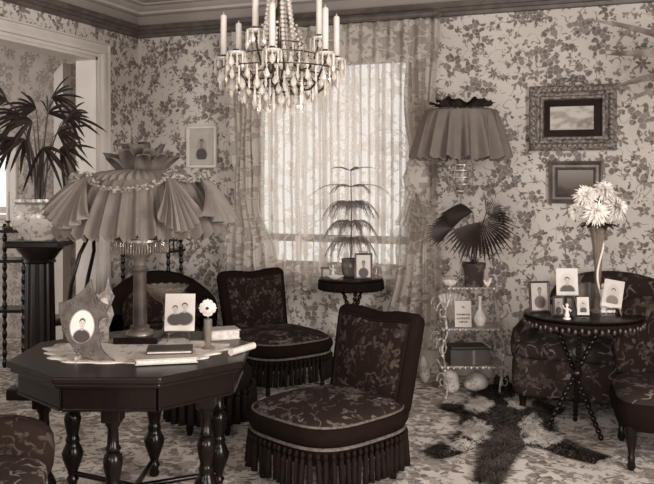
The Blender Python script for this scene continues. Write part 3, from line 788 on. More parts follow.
# spindle whatnot in the corner
t = thing('whatnot', 'dark spindle whatnot shelf against the wall behind the tub armchair', 'shelf', at(152, 6.98), 0)
for z in (0.30, 0.62, 0.96):
    m = MB(); m.box((0, 0, z), (0.50, 0.26, 0.022)); m.build('shelf_board', M['ebony'], t, smooth=False, bevel=0.004)
for sx in (-1, 1):
    for sy in (-1, 1):
        bobbin((sx*0.22, sy*0.10, 0.0), (sx*0.22, sy*0.10, 1.08), 0.019, 0.06).build('post', M['ebony'], t)
        m = MB(); m.ball((sx*0.22, sy*0.10, 1.10), 0.025, 8, 6); m.build('finial', M['ebony'], t)
m = MB(); m.box((0, 0.10, 1.04), (0.42, 0.012, 0.02)); m.build('gallery_rail', M['ebony'], t, smooth=False)
for k in range(5):
    bobbin((-0.15+0.075*k, 0.10, 0.97), (-0.15+0.075*k, 0.10, 1.032), 0.008, 0.02, 6).build('spindle', M['ebony'], t)
# spindle shelf stand in the adjoining room
t = thing('spindle_stand', 'dark turned plant stand with a shelf seen through the doorway', 'stand', at(14, 6.75), A)
for z in (0.50, 0.90, 1.14):
    m = MB(); m.box((0, 0, z), (0.28, 0.26, 0.024)); m.build('shelf_board', M['ebony'], t, smooth=False, bevel=0.004)
for sx in (-1, 1):
    for sy in (-1, 1): bobbin((sx*0.115, sy*0.10, 0.0), (sx*0.115, sy*0.10, 1.19), 0.021, 0.075).build('post', M['ebony'], t)
m = MB()
m.lathe([(0.035, 0), (0.04, 0.01), (0.015, 0.025), (0.012, 0.05), (0.022, 0.06), (0.024, 0.07)], 12)
t = thing('candlestick', 'short candlestick on the turned stand seen through the doorway', 'candlestick', at(8, 6.72, 1.152), A)
m.build('candle_holder', M['brass'], t)
m = MB(); m.lathe([(0.014, 0), (0.014, 0.22), (0.004, 0.235)], 10)
tag(m.build('candle', M['wax'], loc=at(8, 6.72, 1.222)), 'single white candle seen through the doorway at far left', 'candle')
# curved bentwood chair beyond the pedestal
t = thing('bentwood_chair', 'dark bentwood chair with curved back standing beside the pedestal', 'chair', at(55, 6.55), A+radians(-95))
MB().lathe([(0.01, 0.43), (0.2, 0.43), (0.215, 0.445), (0.2, 0.46), (0.01, 0.46)], 28).build('seat', M['wood'], t)
for s in (-1, 1):
    m = MB(); m.tube([(s*0.15, 0.15, 0.0), (s*0.15, 0.16, 0.45), (s*0.17, 0.20, 0.75), (s*0.15, 0.26, 0.98), (s*0.06, 0.29, 1.10), (0, 0.295, 1.115)], [0.016]*3+[0.015]*3, 10); m.build('back_post', M['ebony'], t)
    pass
    m = MB(); m.tube([(s*0.17, -0.16, 0.0), (s*0.15, -0.14, 0.44)], [0.013, 0.018], 10); m.build('leg', M['ebony'], t)

# ------------------------------------------------------------------ chandelier
CH = W(-0.30, 5.2)
t = thing('chandelier', 'crystal candle chandelier hung with prisms and bead strands before the window', 'chandelier', (CH.x, CH.y, 0), A)
m = MB(); m.lathe([(0.012, 2.10), (0.03, 2.13), (0.012, 2.17), (0.035, 2.24), (0.045, 2.28), (0.014, 2.34), (0.012, 2.50), (0.03, 2.54), (0.035, 2.58), (0.012, 2.64), (0.012, ZC-0.05), (0.06, ZC-0.03), (0.06, ZC-0.001)], 14); m.build('central_stem', M['bronze'], t)
lower = [(-0.345, -0.02), (-0.28, 0.25), (-0.02, -0.36), (0.29, -0.24), (0.36, 0.02), (0.16, 0.33), (-0.10, 0.36), (-0.24, -0.26)]
upper = [(-0.13, -0.22), (0.25, 0.05), (-0.10, 0.22)]
ZL, ZU = 2.32, 2.46
cup = MB().lathe([(0.006, -0.05), (0.014, -0.035), (0.008, -0.02), (0.02, -0.005), (0.018, 0.025), (0.014, 0.03)], 10).mesh('candle_cup'); cup.materials.append(M['bronze'])
bob = MB().lathe([(0.012, -0.012), (0.04, -0.008), (0.058, 0.01), (0.055, 0.012), (0.03, -0.002), (0.012, -0.004)], 18, fn=lambda a, s_, r, z: (r*(1+0.06*cos(a*9)), z)).mesh('drip_pan'); bob.materials.append(M['crystal'])
pr = MB().lathe([(0.001, 0.0), (0.008, -0.008), (0.0075, -0.08), (0.012, -0.09), (0.009, -0.11), (0.0005, -0.128)], 4).mesh('crystal_prism', False); pr.materials.append(M['crystal'])
dr = MB().lathe([(0.001, 0.0), (0.010, -0.012), (0.003, -0.024), (0.010, -0.036), (0.021, -0.066), (0.016, -0.085), (0.0005, -0.10)], 6).mesh('crystal_drop', False); dr.materials.append(M['crystal'])
def put(me, parent, loc, rz=0.0, s_=1.0):
    o = bpy.data.objects.new(me.name.split('.')[0], me); col.objects.link(o); o.parent = parent; o.location = loc; o.rotation_euler = (0, 0, rz); o.scale = (s_, s_, s_); return o
def bead_path(p, q, sag, k):
    p, q = Vector(p), Vector(q); return [p.lerp(q, i/k)+Vector((0, 0, -sag*4*(i/k)*(1-i/k))) for i in range(k+1)]
for i, (x, y) in enumerate(lower+upper):
    up = i >= len(lower); z = ZU if up else ZL; R_ = math.hypot(x, y); a = atan2(y, x)
    path = []
    for j in range(17):
        s_ = j/16; r_ = 0.03+(R_-0.03)*s_
        path.append((r_*cos(a), r_*sin(a), (z-0.14)+0.10*sin(s_*pi*1.0+pi)*(1-s_*0.2)+0.09*s_**3+0.03*sin(s_*2*pi)))
    arm = MB().tube(path, 0.0065, 7)
    curl = [(0.55*R_*cos(a)+0.045*(1-q/14)*cos(q*0.6)*cos(a), 0.55*R_*sin(a)+0.045*(1-q/14)*cos(q*0.6)*sin(a), z-0.13+0.05*(1-q/14)*sin(q*0.6)) for q in range(12)]
    arm.tube(curl, 0.004, 6)
    ao = arm.build('arm', M['bronze'], t)
    put(cup, ao, (x, y, z-0.02)); put(bob, ao, (x, y, z-0.018))
    n = 9
    for k in range(n):
        b_ = 2*pi*k/n+i; put(pr if (k+i) % 3 else dr, t, (x+0.053*cos(b_), y+0.053*sin(b_), z-0.012), b_, rnd.uniform(0.6, 0.95))
for (R_, z, n, sc_) in ((0.37, 2.235, 38, 0.9), (0.30, 2.20, 34, 1.0), (0.23, 2.16, 28, 1.05), (0.155, 2.12, 20, 1.1), (0.08, 2.09, 10, 1.0), (0.24, 2.33, 26, 0.85), (0.15, 2.40, 16, 0.8)):
    m = MB(); m.tube([(R_*cos(2*pi*k/40), R_*sin(2*pi*k/40), z) for k in range(40)], 0.004, 6, True); m.build('hoop', M['bronze'], t)
    for k in range(n):
        a = 2*pi*k/n+R_*7; put(pr if k % 2 else dr, t, (R_*cos(a), R_*sin(a), z-0.004+jit(0.004)), a, sc_*rnd.uniform(0.8, 1.15))
def strand(path, r, name='bead_strand'):
    m = MB()
    for q in path: m.ball(q, r, 6, 4)
    return stuff(m.build(name, M['crystal'], t, smooth=False))
for k in range(8):
    a = 2*pi*k/8+0.3
    strand(bead_path((0.025*cos(a), 0.025*sin(a), 2.98), (0.10*cos(a), 0.10*sin(a), 2.42), 0.0, 20), 0.0145)
    strand(bead_path((0.10*cos(a), 0.10*sin(a), 2.42), (0.25*cos(a), 0.25*sin(a), 2.17), 0.03, 14), 0.011)
for i in range(len(lower)):
    p, q = lower[i], sorted(lower, key=lambda w: (w[0]-lower[i][0])**2+(w[1]-lower[i][1])**2)[1]
    strand(bead_path((p[0], p[1], ZL-0.03), (q[0], q[1], ZL-0.03), 0.09, 16), 0.0105)
    strand(bead_path((p[0], p[1], ZL-0.03), (p[0]*0.3, p[1]*0.3, 2.52), 0.12, 18), 0.010)
m = MB(); m.ball((0, 0, 2.06), 0.03, 10, 8); m.build('bottom_ball', M['crystal'], t)
cand = MB().lathe([(0.0195, 0), (0.0195, 0.24), (0.014, 0.248), (0.004, 0.252), (0.003, 0.264)], 12).mesh('candle'); cand.materials.append(M['wax'])
vis = [('leftmost white candle on the crystal chandelier', 0), ('second candle from the left on the chandelier, set low at the back', 1), ('fourth chandelier candle from the left, standing at the front centre', 2),
       ('sixth chandelier candle from the left, second from the right', 3), ('rightmost and lowest white candle on the chandelier', 4),
       ('third chandelier candle from the left, high with its top cut off', 8), ('fifth chandelier candle from the left, high with its top cut off', 9)]
for lab, i in vis:
    x, y = (lower+upper)[i]; p = CH+Vector((x*cos(A)-y*sin(A), x*sin(A)+y*cos(A), 0))
    o = bpy.data.objects.new('candle', cand); col.objects.link(o); o.location = (p.x, p.y, (ZU if i >= 8 else ZL)+0.012)
    tag(o, lab, 'candle', 'candles on the chandelier')

# ------------------------------------------------------------------ plants
def blade(p, dir_, length, width, droop, n=7, fold=0.2, side=None):
    """one strap leaflet: curved strip folded along its midrib"""
    p = Vector(p); d = Vector(dir_).normalized(); side = d.cross(Vector((0, 0, 1))) if side is None else Vector(side)
    side = side.normalized() if side.length > 1e-4 else Vector((1, 0, 0)); up = side.cross(d)
    vs = []; fs = []
    for i in range(n+1):
        s_ = i/n; c = p+d*(length*s_)+Vector((0, 0, -droop*s_*s_*length)); w = width*(sin(pi*min(1, s_*0.86+0.10)))**0.7*(1 if i < n else 0.05)
        vs += [c-side*w+up*(fold*w), c, c+side*w+up*(fold*w)]
    for i in range(n):
        a = i*3; fs += [(a, a+1, a+4, a+3), (a+1, a+2, a+5, a+4)]
    return vs, fs
# lady palm in its porcelain pot
PP = PD+Vector((0, 0, PDZ))
t = thing('porcelain_pot', 'white porcelain jardiniere with flower painting on the fluted pedestal', 'pot', PP, A)
MB().lathe([(0.01, 0.0), (0.095, 0.0), (0.10, 0.012), (0.13, 0.05), (0.165, 0.10), (0.175, 0.15), (0.162, 0.20), (0.145, 0.225), (0.15, 0.235), (0.165, 0.24), (0.165, 0.258), (0.145, 0.258), (0.135, 0.22), (0.12, 0.21), (0.01, 0.21)], 36).build('pot_body', M['porcelain'], t)
t.scale = (1.14, 1.14, 1.14)
MB().lathe([(0.146, 0.226), (0.153, 0.230), (0.153, 0.236), (0.146, 0.238)], 36, close=False).build('rim_band', M['book_grey'], t)
t = thing('lady_palm', 'lady palm with dark drooping fingered fronds growing in the porcelain pot', 'plant', PP+Vector((0, 0, 0.245)), A)
MB().lathe([(0.01, -0.002), (0.115, -0.002), (0.105, 0.01), (0.01, 0.014)], 20).build('soil', M['soil'], t)
hubs = [(52, 97, 4, 0.0), (70, 117, -2, -0.05), (62, 133, -2, -0.10), (50, 148, -60, -0.14), (34, 108, 160, 0.04), (22, 116, 185, -0.04), (10, 140, 205, 0.06), (30, 140, 235, -0.10), (58, 148, -25, 0.05), (6, 100, 165, 0.02), (42, 112, 40, 0.12), (36, 122, 195, -0.08)]
fr_ = [((px-40)*6/FPX, zat(py, 6.0)-PDZ-0.215*1.14, yy, ang) for (px, py, ang, yy) in hubs]
for (x, z, y, ang) in fr_:
    m = MB(); base = (x*0.12+jit(0.03), y*0.3, 0.0)
    m.tube([base, (x*0.3, y*0.5, z*0.55), (x*0.75, y*0.85, z*0.92), (x, y, z)], [0.007, 0.006, 0.004, 0.003], 6)
    st = m.build('stalk', M['stem'], t)
    f = MB(); n = 8; c = radians(ang)
    for k in range(n):
        q = c+(k-(n-1)/2)*radians(17); dv = (cos(q), jit(0.4)-0.2, 0.8*sin(q)+0.12)
        f.add(*blade((x, y, z), dv, rnd.uniform(0.19, 0.28), 0.0125, rnd.uniform(0.25, 0.55), 7, 0.12, (-0.7*sin(q), 0.7, cos(q))))
    f.build('frond', M['leaf'], t)
# fan palm on the gilt stand -- built with the stand below
def fan_leaf(hub, e1, e2, R_, a0, a1, n, droop):
    """pleated fan leaf: rays from the hub between angles a0 and a1 in the plane e1,e2, tips drooping and split"""
    hub, e1, e2 = Vector(hub), Vector(e1).normalized(), Vector(e2).normalized(); nn = e1.cross(e2).normalized(); vs = [hub]; fs = []
    for k in range(n):
        for h in (0, 1):
            q = a0+(a1-a0)*(k+(0.04 if h == 0 else 0.96))/n
            for s_ in (0.35, 0.65):
                d = e1*cos(q)+e2*sin(q); vs.append(hub+d*(R_*s_)+nn*(0.010*(1 if h else -1)*s_)+Vector((0, 0, -droop*s_*s_*R_)))
        q = a0+(a1-a0)*(k+0.5)/n; d = e1*cos(q)+e2*sin(q); s_ = 1.0+0.08*sin(k*2.3)
        vs.append(hub+d*(R_*s_)+Vector((0, 0, -droop*s_*s_*R_*1.15)))
        b_ = 1+k*5; fs += [(0, b_, b_+2), (b_, b_+1, b_+3, b_+2), (b_+1, b_+4, b_+3)]
    return vs, fs
# tall palm whose leaves reach in at the upper right
PT = Vector((0.75, 6.0, 0))
t = thing('palm_stand', 'tall dark plant stand outside the right edge under the pale palm', 'stand', PT, 0)
MB().lathe([(0.16, 0), (0.16, 0.03), (0.05, 0.07), (0.04, 0.5), (0.05, 0.95), (0.16, 0.98), (0.16, 1.0)], 20).build('stand_body', M['ebony'], t)
t = thing('strap_palm', 'pale strap leaves of a tall palm reaching in at the upper right', 'plant', PT+Vector((0, 0, 1.0)), 0)
MB().lathe([(0.01, 0.0), (0.10, 0.0), (0.13, 0.22), (0.14, 0.22), (0.14, 0.24), (0.12, 0.24), (0.115, 0.20), (0.01, 0.20)], 20).build('pot', M['pot_dark'], t)
MB().tube([(0, 0, 0.2), (0.0, 0, 0.6), (-0.06, -0.02, 1.0), (-0.1, -0.03, 1.2)], [0.025, 0.02, 0.018, 0.012], 8).build('trunk', M['stem'], t)
def tip(px, py, d): p = at(px, d, zat(py, d)); return p-PT-Vector((0, 0, 1.0))
for (px, py, d, w) in ((586, 20, 5.5, 0.024), (605, 55, 5.4, 0.034), (612, 88, 5.4, 0.034), (621, 104, 5.5, 0.026), (700, 60, 5.2, 0.03), (730, 20, 5.4, 0.03), (790, 70, 5.5, 0.03)):
    p0 = Vector((-0.1, -0.03, 1.18)); q = tip(px, py, d); dv = q-p0+Vector((0, 0, 0.30)); L_ = dv.length
    MB().add(*blade(p0, dv, L_, w, 0.30/L_, 10, 0.15, (0.1, 0.35, 0.9))).build('leaf', M['leaf_pale'], t)
# pine plant on the window table
PW = TW+Vector((0, 0, TWZ))
t = thing('pine_pot', 'small rounded glazed pot holding the tiered pine on the window table', 'pot', PW+W(0.0, 0.03), A)
MB().lathe([(0.01, 0.0), (0.05, 0.0), (0.06, 0.01), (0.075, 0.05), (0.078, 0.09), (0.07, 0.12), (0.075, 0.13), (0.075, 0.14), (0.065, 0.14), (0.06, 0.12), (0.01, 0.12)], 24).build('pot_body', M['pot_grey'], t)
t = thing('norfolk_pine', 'little potted pine with flat drooping tiers before the lace window', 'plant', PW+W(0.0, 0.03)+Vector((0, 0, 0.122)), A)
r2 = random.Random(9)
MB().tube([(0, 0, 0), (0.004, 0, 0.35), (0, 0, 0.715)], [0.006, 0.005, 0.003], 6).build('trunk', M['stem'], t)
for (z, R_, dr_, n, bl) in ((0.70, 0.175, 0.02, 5, 0.016), (0.575, 0.285, 0.24, 6, 0.035), (0.45, 0.215, 0.55, 8, 0.10), (0.30, 0.22, 0.6, 8, 0.10), (0.17, 0.20, 0.7, 7, 0.09)):
    for k in range(n):
        a = 2*pi*k/n+z*9; m = MB(); d = Vector((cos(a), sin(a)*0.8, 0)); sd = Vector((-d.y, d.x, 0)).normalized(); P_ = []
        for i in range(11):
            s_ = i/10; P_.append(Vector((0, 0, z))+d*(R_*s_)+Vector((0, 0, 0.03*sin(s_*pi*0.7)-dr_*R_*s_**3.2)))
        m.tube(P_, [0.004-0.0025*i/10 for i in range(11)], 5)
        for i in range(2, 11):
            for q in (0, 0.5):
                if i+q > 10: continue
                c = P_[i] if q == 0 else (P_[i]+P_[min(10, i+1)])/2
                for s_ in (-1, 1):
                    e = c+sd*(s_*bl*0.35*(1.15-i/11))+d*0.01+Vector((0, 0, -bl*(0.45+0.5*dr_)*(1.1-i/16)*r2.uniform(0.6, 1.2)))
                    m.tube([c, (c+e)/2+sd*(s_*0.006), e], [0.0022, 0.0018, 0.001], 4)
        m.build('branch', M['needle'], t)

# ------------------------------------------------------------------ the big silk lamp on the octagonal table
LP = at(140, 4.18, TZ+0.0035)
t = thing('table_lamp', 'tall column table lamp with huge ruffled silk shade and flower crown', 'lamp', LP, A)
LZ = 1.57-TZ      # height of the shade's shoulder above the table
m = MB(); m.box((0, 0, 0.016), (0.22, 0.22, 0.032)); m.build('base_plinth', M['wood'], t, smooth=False, bevel=0.006)
MB().lathe([(0.07, 0.032), (0.065, 0.05), (0.045, 0.06), (0.05, 0.07), (0.038, 0.08)], 20).build('base_moulding', M['brass'], t)
MB().lathe([(0.034, 0.08), (0.036, 0.10), (0.032, 0.33), (0.036, 0.345)], 20).build('column', M['lamp_column'], t)
MB().lathe([(0.036, 0.345), (0.05, 0.36), (0.03, 0.38), (0.035, 0.41), (0.07, 0.44), (0.085, 0.48), (0.08, 0.52), (0.03, 0.54), (0.025, 0.60), (0.01, LZ)], 24).build('oil_font', M['brass'], t)
def skirt(R0, R1, z0, z1, n, amp, scal, a0=0.0, a1=2*pi, nu=288, nv=14, lift=0.0, bell=0.35):
    m = MB()
    def fn(u, v):
        a = a0+(a1-a0)*u; full = a1-a0 > 6.2
        w = v**0.8
        wav = cos(n*a+0.8*sin(3*a))+0.4*cos(2.3*n*a+1.0) if not full else cos(round(n)*a+0.7*sin(3*a))+0.35*cos(2*round(n)*a+1.0)
        r = R0+(R1-R0)*(v**(1-bell*0.8))+amp*w*wav
        z = z0+(z1-z0)*v + 0.012*wav*w - (scal*abs(sin(n*1.5*a)) if v > 0.995 else 0) + lift*(u-0.5)**2*v
        return (r*cos(a), r*sin(a), z)
    return m.sheet(fn, nu, nv, closed=(a1-a0 > 6.28))
skirt(0.270, 0.402, LZ-0.02, LZ-0.285, 32, 0.024, 0.018, nu=448).build('shade_skirt', M['shade'], t)
MB().lathe([(0.10, LZ+0.03), (0.19, LZ+0.015), (0.25, LZ-0.005), (0.275, LZ-0.03)], 240, fn=lambda a, s_, r, z: (r+0.003*cos(a*40)*s_, z+0.007*cos(a*40)*(0.3+s_)), close=False).build('shade_top', M['shade_pale'], t)
# handkerchief drapes falling over the skirt
for (c, w, zb, R1) in ((-130, 44, 0.235, 0.435), (-52, 32, 0.25, 0.435), (-8, 66, 0.225, 0.46), (172, 56, 0.22, 0.445), (80, 60, 0.22, 0.44)):
    a0, a1 = radians(c-w/2), radians(c+w/2)
    m = MB()
    def fn(u, v, a0=a0, a1=a1, R1=R1, zb=zb):
        k = 0.12+0.88*v; a = (a0+a1)/2+(a1-a0)*(u-0.5)*k
        r = 0.280+(R1-0.280)*v**0.7+0.022*v*cos(u*44)+0.009*v*cos(u*97); z = LZ+0.012-(zb+0.02)*v*(1-0.30*(2*abs(u-0.5))**2)-0.012*v*abs(sin(u*22))
        return (r*cos(a), r*sin(a), z)
    m.sheet(fn, 60, 12); m.build('shade_drape', M['shade_pale'], t)
# garland swags of gathered ribbon
g1 = MB().add(*[[], []])
for (c0, c1, sag) in ((-128, -52, 0.075), (-52, -10, 0.03), (-168, -128, 0.03), (-10, 60, 0.06)):
    m = MB(); n = 22
    for i in range(n+1):
        s_ = i/n; a = radians(c0+(c1-c0)*s_); r = 0.305+0.10*4*s_*(1-s_)*sag/0.09; z = LZ+0.008-sag*4*s_*(1-s_)
        for q in range(4): m.ball((r*cos(a)+jit(0.009), r*sin(a)+jit(0.009), z+jit(0.013)), (0.009, 0.008, 0.006), 5, 4)
    stuff(m.build('garland', M['garland'], t, smooth=False))
def petal(m, c, az, tilt, L_, w, cup_):
    """cupped petal standing up from c"""
    vs = []; n, k = 6, 4; R3 = Matrix.Rotation(az, 3, 'Z') @ Matrix.Rotation(tilt, 3, 'Y')
    for i in range(n+1):
        s_ = i/n; ww = w*sin(pi*(0.12+0.70*s_))**0.5
        for j in range(k+1):
            q = (j/k-0.5)*2; p = R3 @ Vector((-cup_*(1-q*q)*sin(pi*s_)+0.25*cup_*s_*s_, ww*q, L_*s_)); vs.append(Vector(c)+p)
    fs = [(i*(k+1)+j, i*(k+1)+j+1, (i+1)*(k+1)+j+1, (i+1)*(k+1)+j) for i in range(n) for j in range(k)]
    m.add(vs, fs)
for k in range(20):
    ring = 0 if k < 8 else 1; n = 8 if ring == 0 else 12
    az = 2*pi*k/n+0.3*ring; m = MB()
    petal(m, (0.06*cos(az)*(1+ring*0.65), 0.06*sin(az)*(1+ring*0.65), LZ+0.008), az, radians(8+30*ring)+jit(0.22), (0.15-0.024*ring)*rnd.uniform(0.85, 1.12), 0.040, 0.046); m.build('crown_petal', M['petal_silk'], t, solid=0.003)
bf = MB().lathe([(0.0035, 0), (0.005, -0.02), (0.004, -0.05), (0.001, -0.06)], 5).mesh('fringe_bead', False); bf.materials.append(M['glass'])
MB().lathe([(0.138, 0.50), (0.142, 0.50), (0.142, 0.512), (0.138, 0.512)], 28).build('bead_hoop', M['brass'], t)
for k in range(3):
    a = 2*pi*k/3; m = MB(); m.tube([(0.03*cos(a), 0.03*sin(a), 0.535), (0.14*cos(a), 0.14*sin(a), 0.506)], 0.003, 6); m.build('hoop_spoke', M['brass'], t)
for k in range(64):
    a = 2*pi*k/64; put(bf, t, (0.14*cos(a), 0.14*sin(a), 0.50), a)

# ------------------------------------------------------------------ gilt stand with lamp, fan palm and keepsakes
EC = at(470, 6.02); S1, S2, S3 = 0.79, 0.50, 0.235
t = thing('gilt_stand', 'gilt scrollwork metal stand with three shelves under the right lamp', 'stand', EC, A)
for (z, w, d) in ((S1, 0.34, 0.28), (S2, 0.42, 0.30), (S3, 0.44, 0.32)):
    m = MB(); m.box((0, 0, z-0.008), (w, d, 0.016)); bd = m.build('shelf_board', M['shelf'], t, smooth=False, bevel=0.004)
    m = MB(); w2, d2 = w/2+0.005, d/2+0.005
    for k in range(44):
        s_ = k/44*4; e = int(s_); f = s_-e
        c = [(-1+2*f, -1), (1, -1+2*f), (1-2*f, 1), (-1, 1-2*f)][e]; m.ball((c[0]*w2, c[1]*d2, z-0.012), (0.011, 0.011, 0.013), 6, 4)
    m.build('shelf_edging', M['gilt'], bd, smooth=False)
for sx in (-1, 1):
    for sy in (-1, 1):
        pth = [(sx*0.20, sy*0.155, 0.005), (sx*0.185, sy*0.14, 0.06), (sx*0.20, sy*0.145, 0.15), (sx*0.205, sy*0.15, 0.25), (sx*0.225, sy*0.15, 0.36), (sx*0.185, sy*0.14, 0.46), (sx*0.195, sy*0.14, 0.54), (sx*0.20, sy*0.14, 0.62), (sx*0.165, sy*0.13, 0.72), (sx*0.165, sy*0.13, 0.80)]
        m = MB(); m.tube(pth, [0.012, 0.008, 0.011, 0.008, 0.012, 0.008, 0.011, 0.009, 0.010, 0.012], 7)
        for i in range(len(pth)-1):
            p, q = Vector(pth[i]), Vector(pth[i+1]); m.ball(p.lerp(q, 0.5)+Vector((jit(0.006), jit(0.006), 0)), (0.015, 0.012, 0.016), 6, 4)
        lo = m.build('leg', M['gilt'], t)
        for (zc_, r_) in ((0.36, 0.055), (0.62, 0.05), (0.13, 0.045)):
            m = MB(); m.tube([(sx*(0.225+r_*(1-q/16)*cos(q*0.62)*0.8), sy*0.15, zc_+r_*1.5*(1-q/16)*sin(q*0.62)) for q in range(15)], [0.007-0.0003*q for q in range(15)], 6)
            m.build('scroll', M['gilt'], lo)
# tall lamp standing on it
L2 = at(461, 6.06, S1)
t = thing('gilt_lamp', 'slender gilt lamp with ruffled shade and dark crown above the fan palm', 'lamp', L2, A)
MB().lathe([(0.045, 0), (0.045, 0.012), (0.02, 0.03), (0.009, 0.05), (0.008, 0.66), (0.014, 0.67)], 14).build('stem', M['gilt'], t)
z0 = 0.66
for (a_, r_) in ((0.0, 0.05), (0.05, 0.085), (0.10, 0.10), (0.15, 0.10), (0.19, 0.095)):
    m = MB(); m.tube([(r_*cos(2*pi*k/24), r_*sin(2*pi*k/24), z0+0.02+a_) for k in range(24)], 0.006, 6, True); m.build('cage_hoop', M['gilt'], t)
for k in range(10):
    a = 2*pi*k/10
    m = MB(); m.tube([(r_*cos(a+dz_*2.0), r_*sin(a+dz_*2.0), z0+dz_) for (r_, dz_) in ((0.012, 0.0), (0.05, 0.02), (0.088, 0.07), (0.10, 0.13), (0.095, 0.21))], 0.0045, 5); m.build('cage_bar', M['gilt'], t)
SZ = 2.065-S1; SB = 1.70-S1
MB().lathe([(0.01, z0+0.02), (0.05, z0+0.06), (0.06, z0+0.16), (0.02, z0+0.2), (0.02, SZ)], 14).build('oil_font', M['gilt'], t)
skirt(0.26, 0.325, SZ-0.015, SB+0.01, 16, 0.044, 0.012, nu=320, nv=12, bell=0.2).build('shade_skirt', M['shade_right'], t)
MB().lathe([(0.10, SZ+0.01), (0.19, SZ+0.0), (0.245, SZ-0.015)], 120, fn=lambda a, s_, r, z: (r, z+0.006*cos(a*30)), close=False).build('shade_top', M['shade_right'], t)
m = MB()
m.tube([(0.25*cos(2*pi*k/80), 0.25*sin(2*pi*k/80), SZ-0.025+0.005*cos(k*2.2)) for k in range(80)], [0.012+0.004*(k % 2) for k in range(80)], 6, True); m.build('shirred_band', M['shade_right'], t)
def ruf(a, s_, r, z): return (r*(1+0.10*sin(a*9+1)*s_+0.05*sin(a*23)), z+0.016*sin(a*5)*s_+0.012*sin(a*11+2)*s_)
MB().lathe([(0.13, SZ+0.0), (0.17, SZ+0.025), (0.195, SZ+0.04), (0.225, SZ+0.042)], 150, fn=ruf, close=False).build('crown_ruffle', M['ruffle_dark'], t)
MB().lathe([(0.06, SZ+0.005), (0.12, SZ+0.03), (0.14, SZ+0.055), (0.18, SZ+0.062)], 150, fn=ruf, close=False).build('crown_ruffle', M['ruffle_dark'], t)
# fan palm
FP = at(474, 5.94, S1)
t = thing('fan_palm_pot', 'small dark embossed flowerpot on the top shelf of the gilt stand', 'pot', FP, A)
MB().lathe([(0.01, 0), (0.062, 0), (0.066, 0.012), (0.074, 0.12), (0.082, 0.13), (0.086, 0.165), (0.08, 0.168), (0.074, 0.13), (0.01, 0.13)], 24).build('pot_body', M['pot_dark'], t)
t = thing('fan_palm', 'fan palm with dark pleated leaves in the pot on the gilt stand', 'plant', FP+Vector((0, 0, 0.132)), A)
def lp(px, py, dd): d = 5.94+dd; return (lat(px, d)-lat(474, 5.94), dd, zat(py, d)-S1-0.132)
for (hub, e1, e2, R_, a0, a1, n, dr_) in (
    (lp(480, 222, -0.10), (1, -0.15, 0), (0, -0.45, 1), 0.255, radians(-172), radians(42), 26, 0.28),
    (lp(473, 212, 0.0), (-1, -0.1, 0.10), (0.05, -0.75, 0.6), 0.30, radians(-48), radians(52), 16, 0.36),
    (lp(453, 228, 0.03), (-1, -0.1, 0.0), (0.1, -0.6, 0.75), 0.19, radians(-60), radians(60), 15, 0.10),
    (lp(486, 214, 0.04), (0.75, -0.1, 0.6), (-0.6, -0.3, 0.7), 0.17, radians(-60), radians(60), 15, 0.25)):
    h = Vector(hub); m = MB(); m.tube([(0.01*h.x, 0, 0), (h.x*0.5, h.y*0.3, h.z*0.7), h], [0.006, 0.005, 0.004], 6)
    s_ = m.build('leaf_stalk', M['stem'], t)
    MB().add(*fan_leaf(hub, e1, e2, R_, a0, a1, n, dr_)).build('fan_leaf', M['leaf'], t, smooth=False)
MB().lathe([(0.01, -0.004), (0.066, -0.004), (0.06, 0.006), (0.01, 0.01)], 16).build('soil', M['soil'], t)
for k in range(7):
    m = MB(); a = k*0.9; m.add(*blade((0, 0, 0.0), (cos(a)*0.5, sin(a)*0.5, 1), 0.10, 0.006, 0.15, 4)); m.build('young_leaf', M['leaf'], t)
# scalloped shell dish beside the pot
sh = thing('shell_dish', 'white scalloped shell on the gilt stand left of the flowerpot', 'shell', at(450, 5.93, S1), A)
MB().lathe([(0.012, 0.002), (0.035, 0.012), (0.052, 0.04), (0.048, 0.042), (0.03, 0.016), (0.01, 0.008)], 40, fn=lambda a, s_, r, z: (r*(1+0.08*cos(a*10)), z)).build('shell_bowl', M['ceramic'], sh)
sh = thing('porcelain_leaf', 'small white porcelain leaf ornament on the gilt stand right of the flowerpot', 'ornament', at(487, 5.92, S1), A)
m = MB(); petal(m, (0, 0, 0.0), 0.5, radians(25), 0.07, 0.022, 0.012); petal(m, (0.004, 0, 0), 2.6, radians(30), 0.06, 0.02, 0.012); m.build('leaf_blades', M['ceramic'], sh, solid=0.004)
# printed card, vase and fan on the middle shelf
def printed_card(g, w, h):
    o = g.xyz(g.obj()); X = g.div(o[0], w); Z = g.div(o[2], h)
    def band(z, hh, half): return g.mul(g.lt(g.m_('ABSOLUTE', g.sub(Z, z)), hh), g.lt(g.m_('ABSOLUTE', X), half))
    n = g.ramp(g.noise(g.vm('MULTIPLY', g.obj(), (150, 1, 60)), 1.0, 1.0), 0.42, 0.5)
    c = sep(178)
    k = g.mx(g.mx(band(-0.02, 0.035, 0.42), band(-0.17, 0.04, 0.40)), g.mx(band(-0.30, 0.035, 0.30), band(0.26, 0.035, 0.10)))
    return g.mix(g.mul(k, n), c, sep(70))
W1 = at(463, 5.92, S2); w, h = 0.118, 0.185
t = thing('printed_card', 'upright cream card with lines of dark lettering on the gilt stand', 'card', W1, A)
g = G('printed_card'); mc = g.done(g.principled(printed_card(g, w, h), 0.6))
MB().box((0, 0, 0), (w, 0.006, h)).build('card_face', mc, t, smooth=False, loc=(0, 0, h/2+0.002), rot=(radians(-6), 0, 0))
m = MB(); m.box((0, 0.03, 0.055), (0.02, 0.004, 0.115), Matrix.Rotation(radians(18), 3, 'X')); m.build('easel_strut', M['book_dark'], t, smooth=False)
t = thing('bud_vase', 'white bottle-shaped vase on the middle shelf of the gilt stand', 'vase', at(480, 6.0, S2), A)
